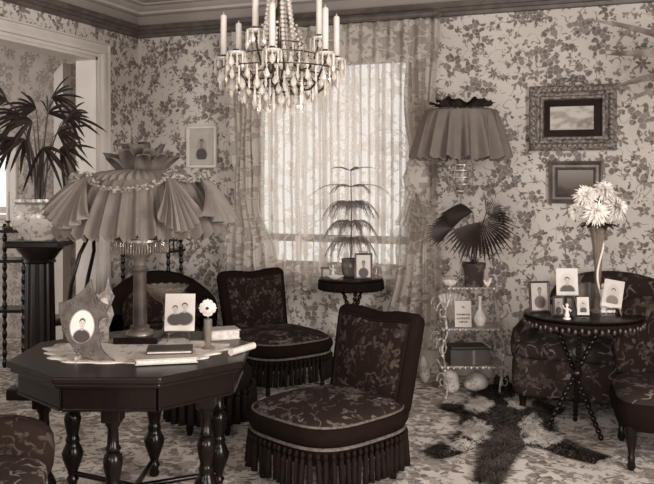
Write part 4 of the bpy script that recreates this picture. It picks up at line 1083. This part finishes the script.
MB().lathe([(0.01, 0), (0.03, 0), (0.045, 0.03), (0.048, 0.055), (0.03, 0.09), (0.013, 0.12), (0.011, 0.19), (0.018, 0.21), (0.014, 0.21), (0.008, 0.19)], 18).build('vase_body', M['ceramic'], t)
t = thing('paper_fan', 'half-open pale paper fan leaning at the left of the gilt stand', 'fan', at(450, 6.08, S2), A)
for k in range(7):
    a = radians(62+k*8); m = MB(); m.prism([(0, 0), (0.22*cos(a-0.06), 0.22*sin(a-0.06)), (0.225*cos(a), 0.225*sin(a)), (0.22*cos(a+0.06), 0.22*sin(a+0.06))], 0.004*(k % 2), 0.004*(k % 2)+0.002); m.build('fan_blade', M['page'], t, smooth=False)
# album on the bottom shelf
t = thing('album', 'thick dark album with clasp lying on the bottom shelf of the gilt stand', 'album', at(467, 6.0, S3), A+radians(5))
def book(t, w, d, h, cover, pages='page', z=0.0):
    MB().box((0, -0.003, z+h/2), (w-0.012, d-0.014, h-0.012)).build('pages', M[pages], t, smooth=False)
    MB().box((0, 0, z+0.003), (w, d, 0.006)).build('cover', M[cover], t, smooth=False, bevel=0.002)
    MB().box((0, 0, z+h-0.003), (w, d, 0.006)).build('cover', M[cover], t, smooth=False, bevel=0.002)
    MB().box((0, d/2-0.003, z+h/2), (w, 0.006, h-0.012)).build('spine', M[cover], t, smooth=False, bevel=0.002)
book(t, 0.30, 0.22, 0.11, 'book_dark', 'album'); MB().box((0.02, -0.108, 0.055), (0.02, 0.008, 0.10)).build('clasp', M['brass'], t, smooth=False)
MB().box((0, 0, 0.118), (0.27, 0.18, 0.012)).build('upper_board', M['book_dark'], t, smooth=False, bevel=0.003)
# pale cloths crumpled on the floor beneath
def crumple(label, px, d, sx, sy, sz, seed):
    r = random.Random(seed); ph = [r.uniform(0, 6) for _ in range(6)]
    def fn(q):
        k = 1+0.14*sin(q.x*26+ph[0]+q.z*18)+0.12*sin(q.y*31+ph[1]+q.x*13)+0.08*sin(q.z*47+ph[2])
        return Vector((q.x*k, q.y*k, max(-sz*0.98, q.z*(k+0.1*sin(q.x*37+ph[3])))))
    o = MB().super((0, 0, 0), (sx, sy, sz), 0.9, 0.9, 40, 22, fn).build('crumpled_cloth', M['shell'], loc=at(px, d, sz*0.98), rot=(0, 0, A))
    tag(o, label, 'cloth', 'pale cloths under the gilt stand')
crumple('pale crumpled cloth on the floor under the middle of the gilt stand', 450, 6.04, 0.068, 0.06, 0.085, 1)
crumple('larger speckled pale cloth heap on the floor right of the gilt stand foot', 474, 6.04, 0.088, 0.08, 0.068, 2)
crumple('small upright pale cloth on the floor left of the gilt stand, by the drape', 425, 6.3, 0.04, 0.05, 0.105, 3)

# ------------------------------------------------------------------ pictures on the walls
def picture(name, label, x0, x1, y0, y1, prof, mat, matboard, printmat, inner, extra=None):
    p, q = on_back(x0, y1), on_back(x1, y0); w, h = q.x-p.x, q.z-p.z
    t = thing(name, label, 'picture', ((p.x+q.x)/2, YB-0.004, (p.z+q.z)/2), 0)
    fo = MB().frame(w, h, [(0, 0)]+prof).build('frame', mat, t, smooth=False)
    pi_ = prof[-1][0]
    MB().box((0, -0.005, 0), (w-2*pi_+0.01, 0.006, h-2*pi_+0.01)).build('mount', matboard, t, smooth=False)
    pm = printmat(w, h)
    MB().box((inner[0]*w, -0.0095, inner[1]*h), (inner[2]*w, 0.003, inner[3]*h)).build('print', pm, t, smooth=False)
    return t, fo, w, h
def seascape(w, h):
    g = G('landscape_print'); o = g.xyz(g.obj()); X = g.div(o[0], w); Z = g.div(o[2], h)
    n = g.noise(g.vec(g.add(o[0], g.mul(o[2], -0.6)), g.mul(o[2], 2.0), o[1]), 9, 4)
    c = g.mix(g.ramp(n, 0.42, 0.62), sep(176), sep(140))
    ridge = g.sub(g.mul(X, 0.45), 0.06); hill = g.mul(g.ramp(g.sub(ridge, Z), 0.0, 0.05), g.ramp(X, -0.05, 0.1))
    c = g.mix(g.mul(hill, g.ramp(g.noise(g.obj(), 16, 4), 0.3, 0.6)), c, sep(112))
    c = g.mix(g.ramp(Z, -0.14, -0.20), c, sep(150))
    return g.done(g.principled(c, 0.7, 0, 0.15))
def dark_paper(w, h): return plain('dark_mount', 22, 0.8, spec=0.1, var=0.5, scale=5)
dm = dark_paper(0, 0)
t, fo, w, h = picture('gilt_picture', 'large ornate gilt picture frame with landscape on a dark mount', 530, 617, 84, 151,
    [(0, 0.05), (0.015, 0.062), (0.042, 0.062), (0.06, 0.035), (0.075, 0.03), (0.085, 0.042), (0.10, 0.042), (0.108, 0.012)], M['gilt_frame'], dm, seascape, (-0.01, -0.0, 0.50, 0.36))
orn = MB().ball((0, 0, 0), (0.022, 0.012, 0.014), 6, 4).mesh('frame_ornament', False); orn.materials.append(M['gilt_frame'])
for s in (-1, 1):
    for k in range(16):
        put(orn, fo, ((-0.5+(k+0.5)/16)*(w-0.04), -0.064, s*(h/2-0.035))).rotation_euler = (0, 0.5*(-1)**k, 0)
    for k in range(11):
        put(orn, fo, (s*(w/2-0.035), -0.064, (-0.5+(k+0.5)/11)*(h-0.08))).rotation_euler = (0, pi/2+0.5*(-1)**k, 0)
for (cx, cz) in ((-1, 1), (1, 1), (-1, -1), (1, -1)):
    m = MB()
    for k in range(5): a = k*1.256; m.ball((cx*(w/2-0.045)+0.022*cos(a), -0.066, cz*(h/2-0.045)+0.022*sin(a)), (0.018, 0.012, 0.018), 6, 4)
    m.build('corner_ornament', M['gilt_frame'], fo)
m = MB()
for k in range(9): a = pi*k/8; m.ball((0.10*cos(a), -0.04, h/2+0.012+0.03*sin(a)), (0.022, 0.012, 0.016), 6, 4)
m.build('crest', M['gilt_frame'], fo)
def meadow(w, h):
    g = G('hazy_landscape'); o = g.xyz(g.obj()); Z = g.div(o[2], h); X = g.div(o[0], w)
    c = g.mix(g.ramp(Z, -0.15, 0.35), sep(92), sep(128))
    n = g.noise(g.obj(), 14, 4); c = g.mix(g.mul(g.ramp(g.add(Z, g.mul(n, 0.3)), 0.08, -0.05), g.ramp(X, 0.2, -0.2)), c, sep(66))
    return g.done(g.principled(c, 0.7, 0, 0.15))
picture('wood_picture', 'smaller dark-framed hazy landscape picture hanging above the white chrysanthemums', 549, 603, 161, 203,
    [(0, 0.04), (0.012, 0.045), (0.03, 0.03), (0.045, 0.03), (0.055, 0.036), (0.068, 0.01)], plain('picture_frame_wood', 82, 0.35, 0.2, var=0.15), dm, meadow, (0, 0, 0.70, 0.64))[0]
p_, q_ = on_back(549, 203), on_back(603, 161); m = MB()
def bust(w, h): return portrait('framed_portrait_print', w*0.5, h*0.62, 158, [(0.0, 0.14, 0.95)], 140, 62, 118, 60)
picture('white_picture', 'narrow white-framed portrait hanging on the wall left of the window', 187.5, 217.5, 125.5, 168,
    [(0, 0.02), (0.006, 0.026), (0.022, 0.026), (0.028, 0.018), (0.03, 0.008)], M['white_frame'], plain('pale_mount', 160, 0.7, var=0.03), bust, (0, 0.0, 0.50, 0.60))

# ------------------------------------------------------------------ keepsakes on the octagonal table
def on_table(px, py, z=TZ):
    d = (HC-z)*FPX/(py-HY); return at(px, d, z)
# lace doily under the lamp
dd = thing('doily', 'pale lace doily spread under the lamp on the octagonal table', 'doily', on_table(137, 350), A)
def dly(u, v):
    a = 2*pi*u; r = v*(1+0.035*sin(a*17)*v+0.05*sin(a*5)*v); return (0.44*r*cos(a)-0.0, 0.31*r*sin(a), 0.0012+0.001*sin(a*17)*v)
MB().sheet(dly, 136, 10, True).build('doily_lace', M['doily'], dd, solid=0.002)
LO = 0.0035
# axe-shaped carved portrait frame
FR = on_table(86, 359)
t = thing('carved_portrait_frame', 'carved wooden portrait frame with pointed horns standing on the octagonal table', 'picture frame', FR+Vector((0, 0, LO)), A+radians(-6))
k_ = 3.80/FPX
def o2(pts): return [((x-86)*k_, (359-y)*k_) for x, y in pts]
outl = [(57, 304), (63, 303), (70, 300), (77, 295), (83, 289), (88.5, 280), (91, 289), (95, 297), (101, 303), (109, 306), (106, 313), (109, 318), (103, 318), (99, 322), (99, 328), (101, 333), (105, 331), (101, 340), (104, 348), (111, 355), (121, 361), (110, 361), (98, 360), (87, 356), (76, 349), (68, 340), (62, 328), (58, 315)]
th_ = radians(-10)
fb = MB().prism(o2(outl), -0.009, 0.009).build('frame_board', M['carved'], t, smooth=False, rot=(th_, 0, 0), loc=(0, -0.03, 0), bevel=0.004)
cx_, cz_ = o2([(83.5, 327)])[0]
for (k, mname, rx, rz, yy) in (('oval_rim', 'brass', 0.058, 0.074, -0.010), ):
    m = MB(); m.tube([(cx_+rx*cos(2*pi*i/40), yy, cz_+rz*sin(2*pi*i/40)) for i in range(40)], 0.004, 6, True); m.build(k, M[mname], fb)
m = MB(); m.prism([(0.056*cos(2*pi*i/40), 0.072*sin(2*pi*i/40)) for i in range(40)], -0.012, -0.009)
m.build('portrait_print', portrait('oval_portrait', 0.112, 0.144, 190, [(0.0, 0.10, 0.95)], None, 48, 168, 60), fb, smooth=False, loc=(cx_, 0, cz_))
m = MB()
for (xx, yy_) in ((72, 305), (88, 291), (97, 302), (66, 330), (80, 350), (95, 352), (104, 308)):
    px_, pz_ = o2([(xx, yy_)])[0]
    for q in range(5): a = q*1.256+xx; m.ball((px_+0.010*cos(a), -0.0095, pz_+0.010*sin(a)), (0.007, 0.003, 0.007), 6, 4)
stuff(m.build('carved_rosettes', M['carved'], fb))
m = MB(); m.box((0.0, 0.075, 0.085), (0.03, 0.006, 0.185), Matrix.Rotation(radians(26), 3, 'X')); m.build('easel_strut', M['carved'], t, smooth=False)
m = MB(); m.box((0.0, -0.045, 0.012), (0.012, 0.05, 0.02)); m.build('front_foot', M['gilt'], t, smooth=False, loc=(-0.02, 0, 0))
# second, paler frame behind it
t = thing('fretwork_frame', 'small pale fretwork frame standing just behind the carved portrait frame', 'picture frame', on_table(103, 343)+Vector((0, 0, LO)), A)
k2 = 4.1/FPX
pts = [((x-103)*k2, (343-y)*k2) for x, y in ((92, 292), (97, 296), (103, 291), (106, 277), (109, 290), (113, 297), (110, 305), (113, 315), (108, 330), (110, 343), (96, 343), (98, 328), (94, 312))]
fb = MB().prism(pts, -0.007, 0.007).build('frame_board', plain('fretwork_wood', 105, 0.5, var=0.3, scale=40), t, smooth=False, rot=(radians(-8), 0, 0), bevel=0.003)
m = MB(); m.prism([(0.022*cos(2*pi*i/24), 0.19+0.03*sin(2*pi*i/24)) for i in range(24)], -0.010, -0.007); m.build('portrait_print', M['page'], fb, smooth=False)
m = MB(); m.box((0.0, 0.06, 0.075), (0.025, 0.005, 0.16), Matrix.Rotation(radians(24), 3, 'X')); m.build('easel_strut', M['carved'], t, smooth=False)
# couple's photograph on a wire easel
def easel_card(name, label, base, w, h, figs, bg, rz=0.0, lean=10, lift=0.03, vign=None, cloth_v=48, face=150, tilt=0.0, wire='brass', foot=True):
    t = thing(name, label, 'photograph', base, A+rz)
    c = MB().box((0, 0, 0), (w, 0.004, h)).build('card', M['paper'], t, smooth=False, loc=(0, 0, lift+h/2*cos(radians(lean))), rot=(radians(-lean), tilt, 0))
    MB().box((0, -0.003, 0.012*h/0.17), (w*0.94, 0.002, h*0.86)).build('print', portrait(name+'_print', w*0.94, h*0.86, bg, figs, vign, cloth_v, face), c, smooth=False)
    if foot:
        for s in (-1, 1):
            m = MB(); m.tube([(s*w*0.38, -0.05, 0.003), (s*w*0.30, -0.012, lift), (s*w*0.22, 0.006, lift+h*0.3), (s*w*0.05, 0.03, lift+h*0.55)], 0.0028, 6); m.build('easel_wire', M[wire], t)
        m = MB(); m.tube([(0, 0.03, lift+h*0.55), (0, 0.085, 0.003)], 0.0028, 6); m.build('easel_wire', M[wire], t)
        m = MB(); m.tube([(-w*0.34, -0.02, lift-0.001), (w*0.34, -0.02, lift-0.001)], 0.0028, 6); m.build('easel_rest', M[wire], t)
    else:
        m = MB(); m.box((0, 0.028, h*0.3), (0.02, 0.003, h*0.62), Matrix.Rotation(radians(16), 3, 'X')); m.build('easel_strut', M['book_dark'], t, smooth=False)
    return t
easel_card('couple_photograph', 'upright photograph of a man and woman on a wire easel, octagonal table', on_table(180, 341)+Vector((0, 0, LO)), 0.150, 0.185, [(-0.17, 0.10, 0.72), (0.17, 0.17, 0.80)], 165, lift=0.05)
# glass compote behind it
t = thing('glass_compote', 'stemmed cut-glass bowl on the octagonal table behind the couple photograph', 'bowl', on_table(166, 333), A)
MB().lathe([(0.055, 0.0), (0.055, 0.008), (0.02, 0.02), (0.012, 0.05), (0.02, 0.08), (0.011, 0.10), (0.016, 0.15), (0.03, 0.165)], 20).build('stem', M['glass'], t)
MB().lathe([(0.03, 0.165), (0.06, 0.185), (0.095, 0.215), (0.118, 0.25), (0.114, 0.25), (0.09, 0.222), (0.055, 0.194), (0.02, 0.175)], 48, fn=lambda a, s_, r, z: (r*(1+0.03*cos(a*16)), z+0.004*cos(a*16))).build('bowl', M['glass'], t)
# bud vase with a single rosette flower
BV = on_table(208, 349)
t = thing('glass_bud_vase', 'narrow clear glass vase holding one white flower on the octagonal table', 'vase', BV+Vector((0, 0, LO)), A)
MB().lathe([(0.03, 0.0), (0.03, 0.006), (0.016, 0.014), (0.017, 0.03), (0.021, 0.14), (0.0185, 0.14), (0.015, 0.03), (0.005, 0.02)], 20).build('vase_body', M['glass'], t)
t = thing('rosette_flower', 'round white flower with dark centre in the narrow glass vase', 'flower', BV+Vector((0, 0, LO+0.03)), A)
MB().tube([(0, 0, 0), (0.003, 0, 0.09), (0, -0.004, 0.155)], 0.003, 6).build('stem', M['stem'], t)
m = MB()
for ring, (n, L_) in enumerate(((12, 0.036), (10, 0.026), (8, 0.017))):
    for k in range(n):
        a = 2*pi*k/n+ring*0.3; c, s_ = cos(a), sin(a)
        m.ball((c*L_*0.62, -0.010-0.004*ring, 0.165+s_*L_*0.62), (abs(c)*L_*0.4+0.008, 0.004, abs(s_)*L_*0.4+0.008), 6, 4)
m.build('petals', M['petal_soft'], t); m = MB(); m.ball((0, -0.026, 0.165), (0.008, 0.005, 0.008), 8, 5); m.build('flower_eye', M['petal_eye'], t)
# books
t = thing('pale_book', 'pale closed book lying at the front of the octagonal table, lower of two', 'book', on_table(166, 361)+Vector((0, 0, LO)), A+radians(13))
book(t, 0.27, 0.17, 0.026, 'book_pale')
t = thing('dark_book', 'thin dark book lying on top of the pale book, octagonal table', 'book', on_table(170, 358)+Vector((0, 0, LO+0.0265)), A+radians(8))
book(t, 0.205, 0.14, 0.018, 'book_dark')
t = thing('thick_book', 'thick pale-topped book with dark spine at the back of the octagonal table', 'book', on_table(222, 338), A+radians(20))
book(t, 0.165, 0.12, 0.05, 'book_pale')
MB().box((-0.0855, 0, 0.025), (0.006, 0.121, 0.05)).build('spine', M['book_dark'], t, smooth=False)
t = thing('rolled_paper', 'rolled pale paper lying on the right corner of the octagonal table', 'paper', on_table(242.5, 352), A)
ax = W(0, 0)
m = MB(); p0, p1 = Vector((-0.045, -0.085, 0.016)), Vector((0.045, 0.075, 0.016)); m.tube([p0, p1], 0.016, 14); m.build('paper_roll', M['paper'], t)
m = MB(); c = p0.lerp(p1, 0.5); m.tube([c-(p1-p0)*0.02, c+(p1-p0)*0.02], 0.017, 14); m.build('ribbon', M['page'], t)

# ------------------------------------------------------------------ on the window table
def on_win(px, dd): return at(px, 6.42+dd, TWZ)
t = thing('framed_portrait', 'small wooden-framed portrait of a man standing on the window table', 'picture frame', on_win(363.5, -0.13), A)
w, h = 0.135, 0.195
fo = MB().frame(w, h, [(0, 0), (0, 0.012), (0.006, 0.016), (0.014, 0.012), (0.014, 0.004)]).build('frame', M['brass'], t, smooth=False, loc=(0, 0, h/2), rot=(radians(-6), 0, 0))
MB().box((0, -0.004, 0), (w-0.02, 0.004, h-0.02)).build('print', portrait('soldier_portrait', w-0.02, h-0.02, 182, [(0, 0.10, 0.85)], None, 62, 120, 50), fo, smooth=False)
MB().box((0, -0.002, h/2+0.006), (0.07, 0.01, 0.014)).build('crest', M['brass'], fo, smooth=False, bevel=0.004)
m = MB(); m.box((0, 0.04, 0.07), (0.02, 0.004, 0.15), Matrix.Rotation(radians(22), 3, 'X')); m.build('easel_strut', M['book_dark'], t, smooth=False)
t = thing('scent_bottle', 'small glass scent bottle right of the framed portrait on the window table', 'bottle', on_win(376, -0.06), A)
MB().lathe([(0.02, 0), (0.022, 0.01), (0.022, 0.075), (0.010, 0.095), (0.009, 0.11), (0.013, 0.113)], 14).build('bottle_body', M['glass'], t)
MB().ball((0, 0, 0.125), 0.013, 8, 6).build('stopper', M['crystal'], t)
t = thing('oval_dish', 'low oval white dish on the front left of the window table', 'dish', on_win(335, -0.15), A)
MB().lathe([(0.01, 0.0), (0.03, 0.0), (0.06, 0.018), (0.072, 0.028), (0.068, 0.03), (0.03, 0.01), (0.005, 0.008)], 28, fn=lambda a, s_, r, z: (r*(1-0.35*abs(sin(a))), z)).build('dish_body', M['ceramic'], t)
def figurine(name, label, base, s, m_):
    t = thing(name, label, 'figurine', base, A)
    MB().lathe([(0.01, 0), (0.03*s, 0), (0.028*s, 0.012*s), (0.012*s, 0.016*s)], 14).build('base', m_, t)
    b_ = MB(); b_.lathe([(0.016*s, 0.014*s), (0.022*s, 0.03*s), (0.013*s, 0.055*s), (0.018*s, 0.078*s), (0.008*s, 0.09*s), (0.006*s, 0.095*s)], 12)
    b_.tube([(0.014*s, 0, 0.08*s), (0.03*s, -0.008*s, 0.066*s), (0.018*s, -0.022*s, 0.06*s)], [0.006*s, 0.005*s, 0.004*s], 6)
    b_.tube([(-0.014*s, 0, 0.08*s), (-0.028*s, -0.004*s, 0.09*s), (-0.034*s, -0.01*s, 0.108*s)], [0.006*s, 0.005*s, 0.004*s], 6)
    b_.ball((0, -0.002*s, 0.106*s), (0.0125*s, 0.0125*s, 0.015*s), 10, 7); b_.build('body', m_, t)
    MB().ball((0, 0.003*s, 0.111*s), (0.0135*s, 0.0135*s, 0.012*s), 8, 5).build('hair', M['page'], t)
    return t
figurine('figurine', 'tiny pale figurine behind the oval dish on the window table', on_win(333, -0.02), 0.8, M['ceramic'])
t = thing('trinket_box', 'small pale box at the left edge of the window table', 'box', on_win(327, 0.03), A+radians(15))
MB().box((0, 0, 0.03), (0.08, 0.06, 0.06)).build('box_body', M['book_pale'], t, smooth=False, bevel=0.004); MB().box((0, 0, 0.066), (0.085, 0.065, 0.012)).build('lid', M['book_grey'], t, smooth=False, bevel=0.004)

# ------------------------------------------------------------------ on the bobbin-leg table
def on_r(px, dd): return at(px, 5.07+dd, TRZ)
t = thing('dark_photo_frame', 'dark-framed standing portrait at the left of the bobbin-leg table', 'picture frame', on_r(539, 0.02), A+radians(8))
w, h = 0.13, 0.19
fo = MB().frame(w, h, [(0, 0), (0, 0.012), (0.005, 0.016), (0.012, 0.012), (0.012, 0.003)]).build('frame', M['bronze'], t, smooth=False, loc=(0, 0, h/2), rot=(radians(-7), 0, 0))
MB().box((0, -0.003, 0), (w-0.02, 0.004, h-0.02)).build('print', portrait('standing_portrait', w-0.02, h-0.02, 138, [(0.03, 0.20, 0.85)], None, 66, 100, 58), fo, smooth=False)
m = MB(); m.box((0, 0.04, 0.07), (0.02, 0.004, 0.15), Matrix.Rotation(radians(22), 3, 'X')); m.build('easel_strut', M['book_dark'], t, smooth=False)
easel_card('woman_photograph', 'pale cabinet photograph of a woman standing tallest at the table centre', on_r(567, 0.05), 0.135, 0.165, [(0.0, 0.06, 0.95)], 178, lift=0.10, lean=8, vign=165, foot=True)
t = thing('double_frame', 'dark folding double frame with two small portraits before the woman photograph', 'picture frame', on_r(565, -0.11), A)
for s, rz in ((-1, 12), (1, -62)):
    fo = MB().frame(0.075 if s < 0 else 0.06, 0.115, [(0, 0), (0, 0.008), (0.004, 0.010), (0.011, 0.008), (0.011, 0.002)]).build('frame_leaf', M['book_dark'], t, smooth=False, loc=(s*0.036-0.005, 0.0, 0.0585), rot=(0, 0, radians(rz)))
    MB().box((0, -0.003, 0), (0.055 if s < 0 else 0.042, 0.004, 0.095)).build('print', portrait('small_portrait', 0.055, 0.095, 128, [(0, 0.12, 0.9)], None, 55, 120, 50), fo, smooth=False)
easel_card('small_card', 'small white-edged portrait card right of the double frame on the bobbin-leg table', on_r(583, -0.13), 0.072, 0.105, [(0, 0.08, 0.8)], 172, lift=0.008, lean=8, foot=False, vign=150)
figurine('cherub_figurine', 'tiny white porcelain figurine at the front of the bobbin-leg table', on_r(567, -0.235), 0.75, M['ceramic'])
easel_card('man_photograph', 'tilted photograph of a man on a wire easel right of the flower vase', on_r(613, -0.08), 0.115, 0.165, [(0.0, 0.10, 0.85)], 165, lift=0.045, lean=12, rz=radians(-14), tilt=radians(9), vign=150, cloth_v=90, wire='gilt')
t = thing('pleated_holder', 'grey pleated card holder behind the vase on the bobbin-leg table', 'holder', on_r(588, 0.14), A)
for k in range(6):
    m = MB(); m.box((-0.05+0.02*k, 0.004*(k % 2), 0.085), (0.021, 0.004, 0.17-0.012*abs(k-2.5)), Matrix.Rotation(radians(25*(-1)**k), 3, 'Z')); m.build('pleat', M['book_grey'], t, smooth=False)
VZ = on_r(598, 0.02)
t = thing('trumpet_vase', 'tall ribbed trumpet vase with white cherub foot holding the chrysanthemums', 'vase', VZ, A)
MB().lathe([(0.05, 0), (0.052, 0.012), (0.03, 0.022), (0.022, 0.04), (0.018, 0.09), (0.02, 0.20), (0.026, 0.32), (0.036, 0.42), (0.052, 0.50), (0.062, 0.535), (0.056, 0.535), (0.03, 0.42), (0.014, 0.2), (0.008, 0.08)], 40, fn=lambda a, s_, r, z: (r*(1+0.05*cos(a*10)), z)).build('vase_body', M['glass'], t)
MB().tube([(0.02*cos(q*0.45)+0.006, -0.02*abs(sin(q*0.2))-0.012, 0.02+q*0.03) for q in range(17)], 0.0065, 7).build('white_tendril', M['ceramic'], t)
b_ = MB(); b_.lathe([(0.012, 0.01), (0.024, 0.05), (0.016, 0.09), (0.022, 0.13), (0.008, 0.15)], 12, (0.022, -0.035, 0)); b_.ball((0.022, -0.037, 0.165), 0.017, 10, 7); b_.tube([(0.035, -0.035, 0.13), (0.052, -0.04, 0.11), (0.048, -0.052, 0.09)], 0.006, 6); b_.build('cherub', M['ceramic'], t)
b_ = MB()
for k in range(7): b_.ball((0.01+0.014*k, -0.045-0.004*(k % 2), 0.012), (0.012, 0.012, 0.012), 6, 4)
b_.build('shell_foot', M['ceramic'], t)
# chrysanthemums
def mum(label, px, py, dd, R_, face):
    d = 5.09+dd; c = at(px, d, zat(py, d)); base = VZ+Vector((0, 0, 0.50)); r_ = random.Random(int(px*7+py)); f = Vector(face).normalized()
    t = thing('chrysanthemum', label, 'flower', base, 0, 'white chrysanthemums in the trumpet vase')
    lc = c-base; fx = (Matrix.Rotation(A, 3, 'Z') @ f).normalized(); e1 = fx.orthogonal().normalized(); e2 = fx.cross(e1)
    m = MB(); m.tube([(0, 0, -0.03), lc*0.5+Vector((0, 0, 0.02)), lc-fx*0.01], 0.004, 6); m.build('stem', M['stem'], t)
    for ring, (n, L_, el) in enumerate(((26, 1.0, -8), (24, 0.92, 18), (20, 0.78, 40), (14, 0.55, 62), (8, 0.35, 80))):
        m = MB()
        for k in range(n):
            a = 2*pi*(k+0.5*ring)/n+r_.uniform(-0.1, 0.1); e = radians(el+r_.uniform(-9, 9)); L2_ = R_*L_*r_.uniform(0.85, 1.12)
            dv = (e1*cos(a)+e2*sin(a))*cos(e)+fx*sin(e); sd = dv.cross(fx); sd = sd.normalized() if sd.length > 1e-3 else e1
            vs = []
            for i in range(5):
                s_ = i/4; w_ = 0.0052*(0.6+0.6*sin(pi*s_)) if i < 4 else 0.001; p = lc+dv*(L2_*s_)+fx*(0.014*ring*0.4+0.012*sin(s_*pi))-Vector((0, 0, 0.010*s_*s_)); vs += [p-sd*w_, p+sd*w_]
            m.add(vs, [(2*i, 2*i+1, 2*i+3, 2*i+2) for i in range(4)])
        m.build('petal_ring', M['petal_white'], t)
mum('white chrysanthemum at the upper left of the trumpet vase bouquet', 586, 196, -0.02, 0.085, (-0.3, -0.8, 0.4))
mum('white chrysanthemum at the lower centre of the bouquet, facing forward', 596, 212, -0.10, 0.085, (-0.1, -1, 0.1))
mum('white chrysanthemum at the right side of the bouquet', 614, 207, -0.03, 0.09, (0.5, -0.8, 0.15))
mum('white chrysanthemum at the top centre of the bouquet', 603, 191, 0.03, 0.08, (0.1, -0.7, 0.6))
mum('white chrysanthemum low at the left edge of the bouquet', 577, 210, 0.0, 0.06, (-0.7, -0.6, 0.0))
t = thing('bouquet_leaves', 'dark leaves spreading beneath the white chrysanthemums in the trumpet vase', 'leaves', VZ+Vector((0, 0, 0.51)), A)
for k in range(16):
    a = 2*pi*k/16; m = MB(); m.add(*blade((0.015*cos(a), 0.015*sin(a), 0.0), (cos(a), sin(a), 0.75+jit(0.3)), 0.15, 0.024, 0.55, 6, 0.3)); m.build('leaf', M['leaf'], t)

# ------------------------------------------------------------------ fur rug
FC = (515, 5.15)
t = thing('fur_rug', 'dark animal-skin rug with pale leg patches and tail spread on the carpet', 'rug', W(0, 0, 0), A)
def fl(px, py): d = HC*FPX/(py-HY); return Vector((lat(px, d), d, 0))
limbs = [  # (axis points in the picture, half widths in metres)
    ([(503, 390), (502, 399), (505, 415), (509, 432), (512, 448)], [0.09, 0.20, 0.27, 0.28, 0.20]),
    ([(510, 440), (500, 455), (494, 470), (489, 486)], [0.12, 0.085, 0.075, 0.05]),
    ([(488, 436), (470, 442), (450, 452), (434, 458)], [0.12, 0.085, 0.07, 0.05]),
    ([(532, 436), (552, 446), (575, 456), (600, 463)], [0.12, 0.085, 0.07, 0.05]),
    ([(488, 405), (474, 412), (460, 412), (444, 409)], [0.10, 0.07, 0.055, 0.03]),
    ([(520, 402), (534, 408), (548, 413), (560, 414)], [0.10, 0.07, 0.055, 0.03]),
    ([(503, 394), (502, 389), (501, 386)], [0.08, 0.075, 0.045])]
hide = MB(); strands = {'fur_dark': MB(), 'fur_brown': MB(), 'fur_pale': MB()}
pale = [((481, 406), 13, 8), ((519, 403), 13, 7), ((478, 432), 15, 11), ((462, 446), 14, 6), ((529, 428), 10, 12), ((541, 440), 18, 7)]
r_ = random.Random(5)
for (ax_, ws) in limbs:
    P_ = [fl(*a) for a in ax_]; n = (len(P_)-1)*6
    pts = []; wd = []
    for i in range(n+1):
        s_ = i/n*(len(P_)-1); k = min(int(s_), len(P_)-2); f = s_-k; pts.append(P_[k].lerp(P_[k+1], f)); wd.append(ws[k]+(ws[k+1]-ws[k])*f)
    vs = []
    for i, p in enumerate(pts):
        d = (pts[min(n, i+1)]-pts[max(0, i-1)]).normalized(); sd = Vector((d.y, -d.x, 0))
        for q in range(7):
            u = (q/6-0.5)*2; vs.append(p+sd*(wd[i]*u)+Vector((0, 0, 0.004+0.028*sqrt(max(0, 1-u*u))*min(1, wd[i]/0.1))))
    hide.add(vs, [(i*7+q, i*7+q+1, (i+1)*7+q+1, (i+1)*7+q) for i in range(n) for q in range(6)])
    area_ = sum(w*2 for w in wd)/len(wd)*sum((pts[i+1]-pts[i]).length for i in range(n))
    for _ in range(int(area_*26000)):
        i = r_.randrange(n); f = r_.random(); p = pts[i].lerp(pts[i+1], f); w_ = wd[i]+(wd[i+1]-wd[i])*f
        d = (pts[i+1]-pts[i]).normalized(); sd = Vector((d.y, -d.x, 0)); u = r_.uniform(-1, 1)
        b0 = p+sd*(w_*u)+Vector((0, 0, 0.004+0.028*sqrt(max(0, 1-u*u))*min(1, w_/0.1)))
        lay = (d*r_.uniform(0.4, 1.0)+sd*(u*0.9+r_.uniform(-0.3, 0.3))).normalized(); L_ = r_.uniform(0.03, 0.055)
        tipv = b0+lay*L_+Vector((0, 0, r_.uniform(0.002, 0.022))); mid = b0.lerp(tipv, 0.55)+Vector((0, 0, 0.009))
        sv = Vector((lay.y, -lay.x, 0))*0.0022
        # which colour the coat has here
        px_ = CX+b0.x*FPX/b0.y; py_ = HY+(HC-b0.z)*FPX/b0.y; key = 'fur_dark' if r_.random() < (0.40 if 470 < px_ < 545 and py_ > 405 else 0.75) else 'fur_brown'
        for (c, rx, ry) in pale:
            e = ((px_-c[0])/rx)**2+((py_-c[1])/ry)**2+0.55*sin(px_*0.45+c[0])*sin(py_*0.6+c[1])
            if e < r_.uniform(0.5, 1.3): key = 'fur_pale'
        if key == 'fur_dark' and abs(px_-505) < 22 and 428 < py_ and r_.random() < 0.5: key = 'fur_brown'
        if tipv.z < 0.003: tipv.z = 0.003
        strands[key].add([b0-sv, b0+sv, mid+sv*0.8, mid-sv*0.8, tipv], [(0, 1, 2, 3), (3, 2, 4)])
hide.build('hide', M['pelt'], t)
for k, mb_ in strands.items(): stuff(mb_.build(k, M[k], t, smooth=False))
hd = fl(501, 388)
h_ = MB(); h_.super((hd.x, hd.y, 0.045), (0.055, 0.08, 0.042), 0.8, 0.8, 20, 12, lambda q: Vector((q.x*(1-0.5*max(0, q.y/0.08)), q.y, q.z*(1-0.35*max(0, q.y/0.08))))); ho = h_.build('head', M['pelt'], t)
for s in (-1, 1):
    m = MB(); m.lathe([(0.022, 0), (0.018, 0.02), (0.003, 0.04)], 8, (hd.x+s*0.04, hd.y-0.04, 0.07)); m.build('ear', M['pelt'], ho)
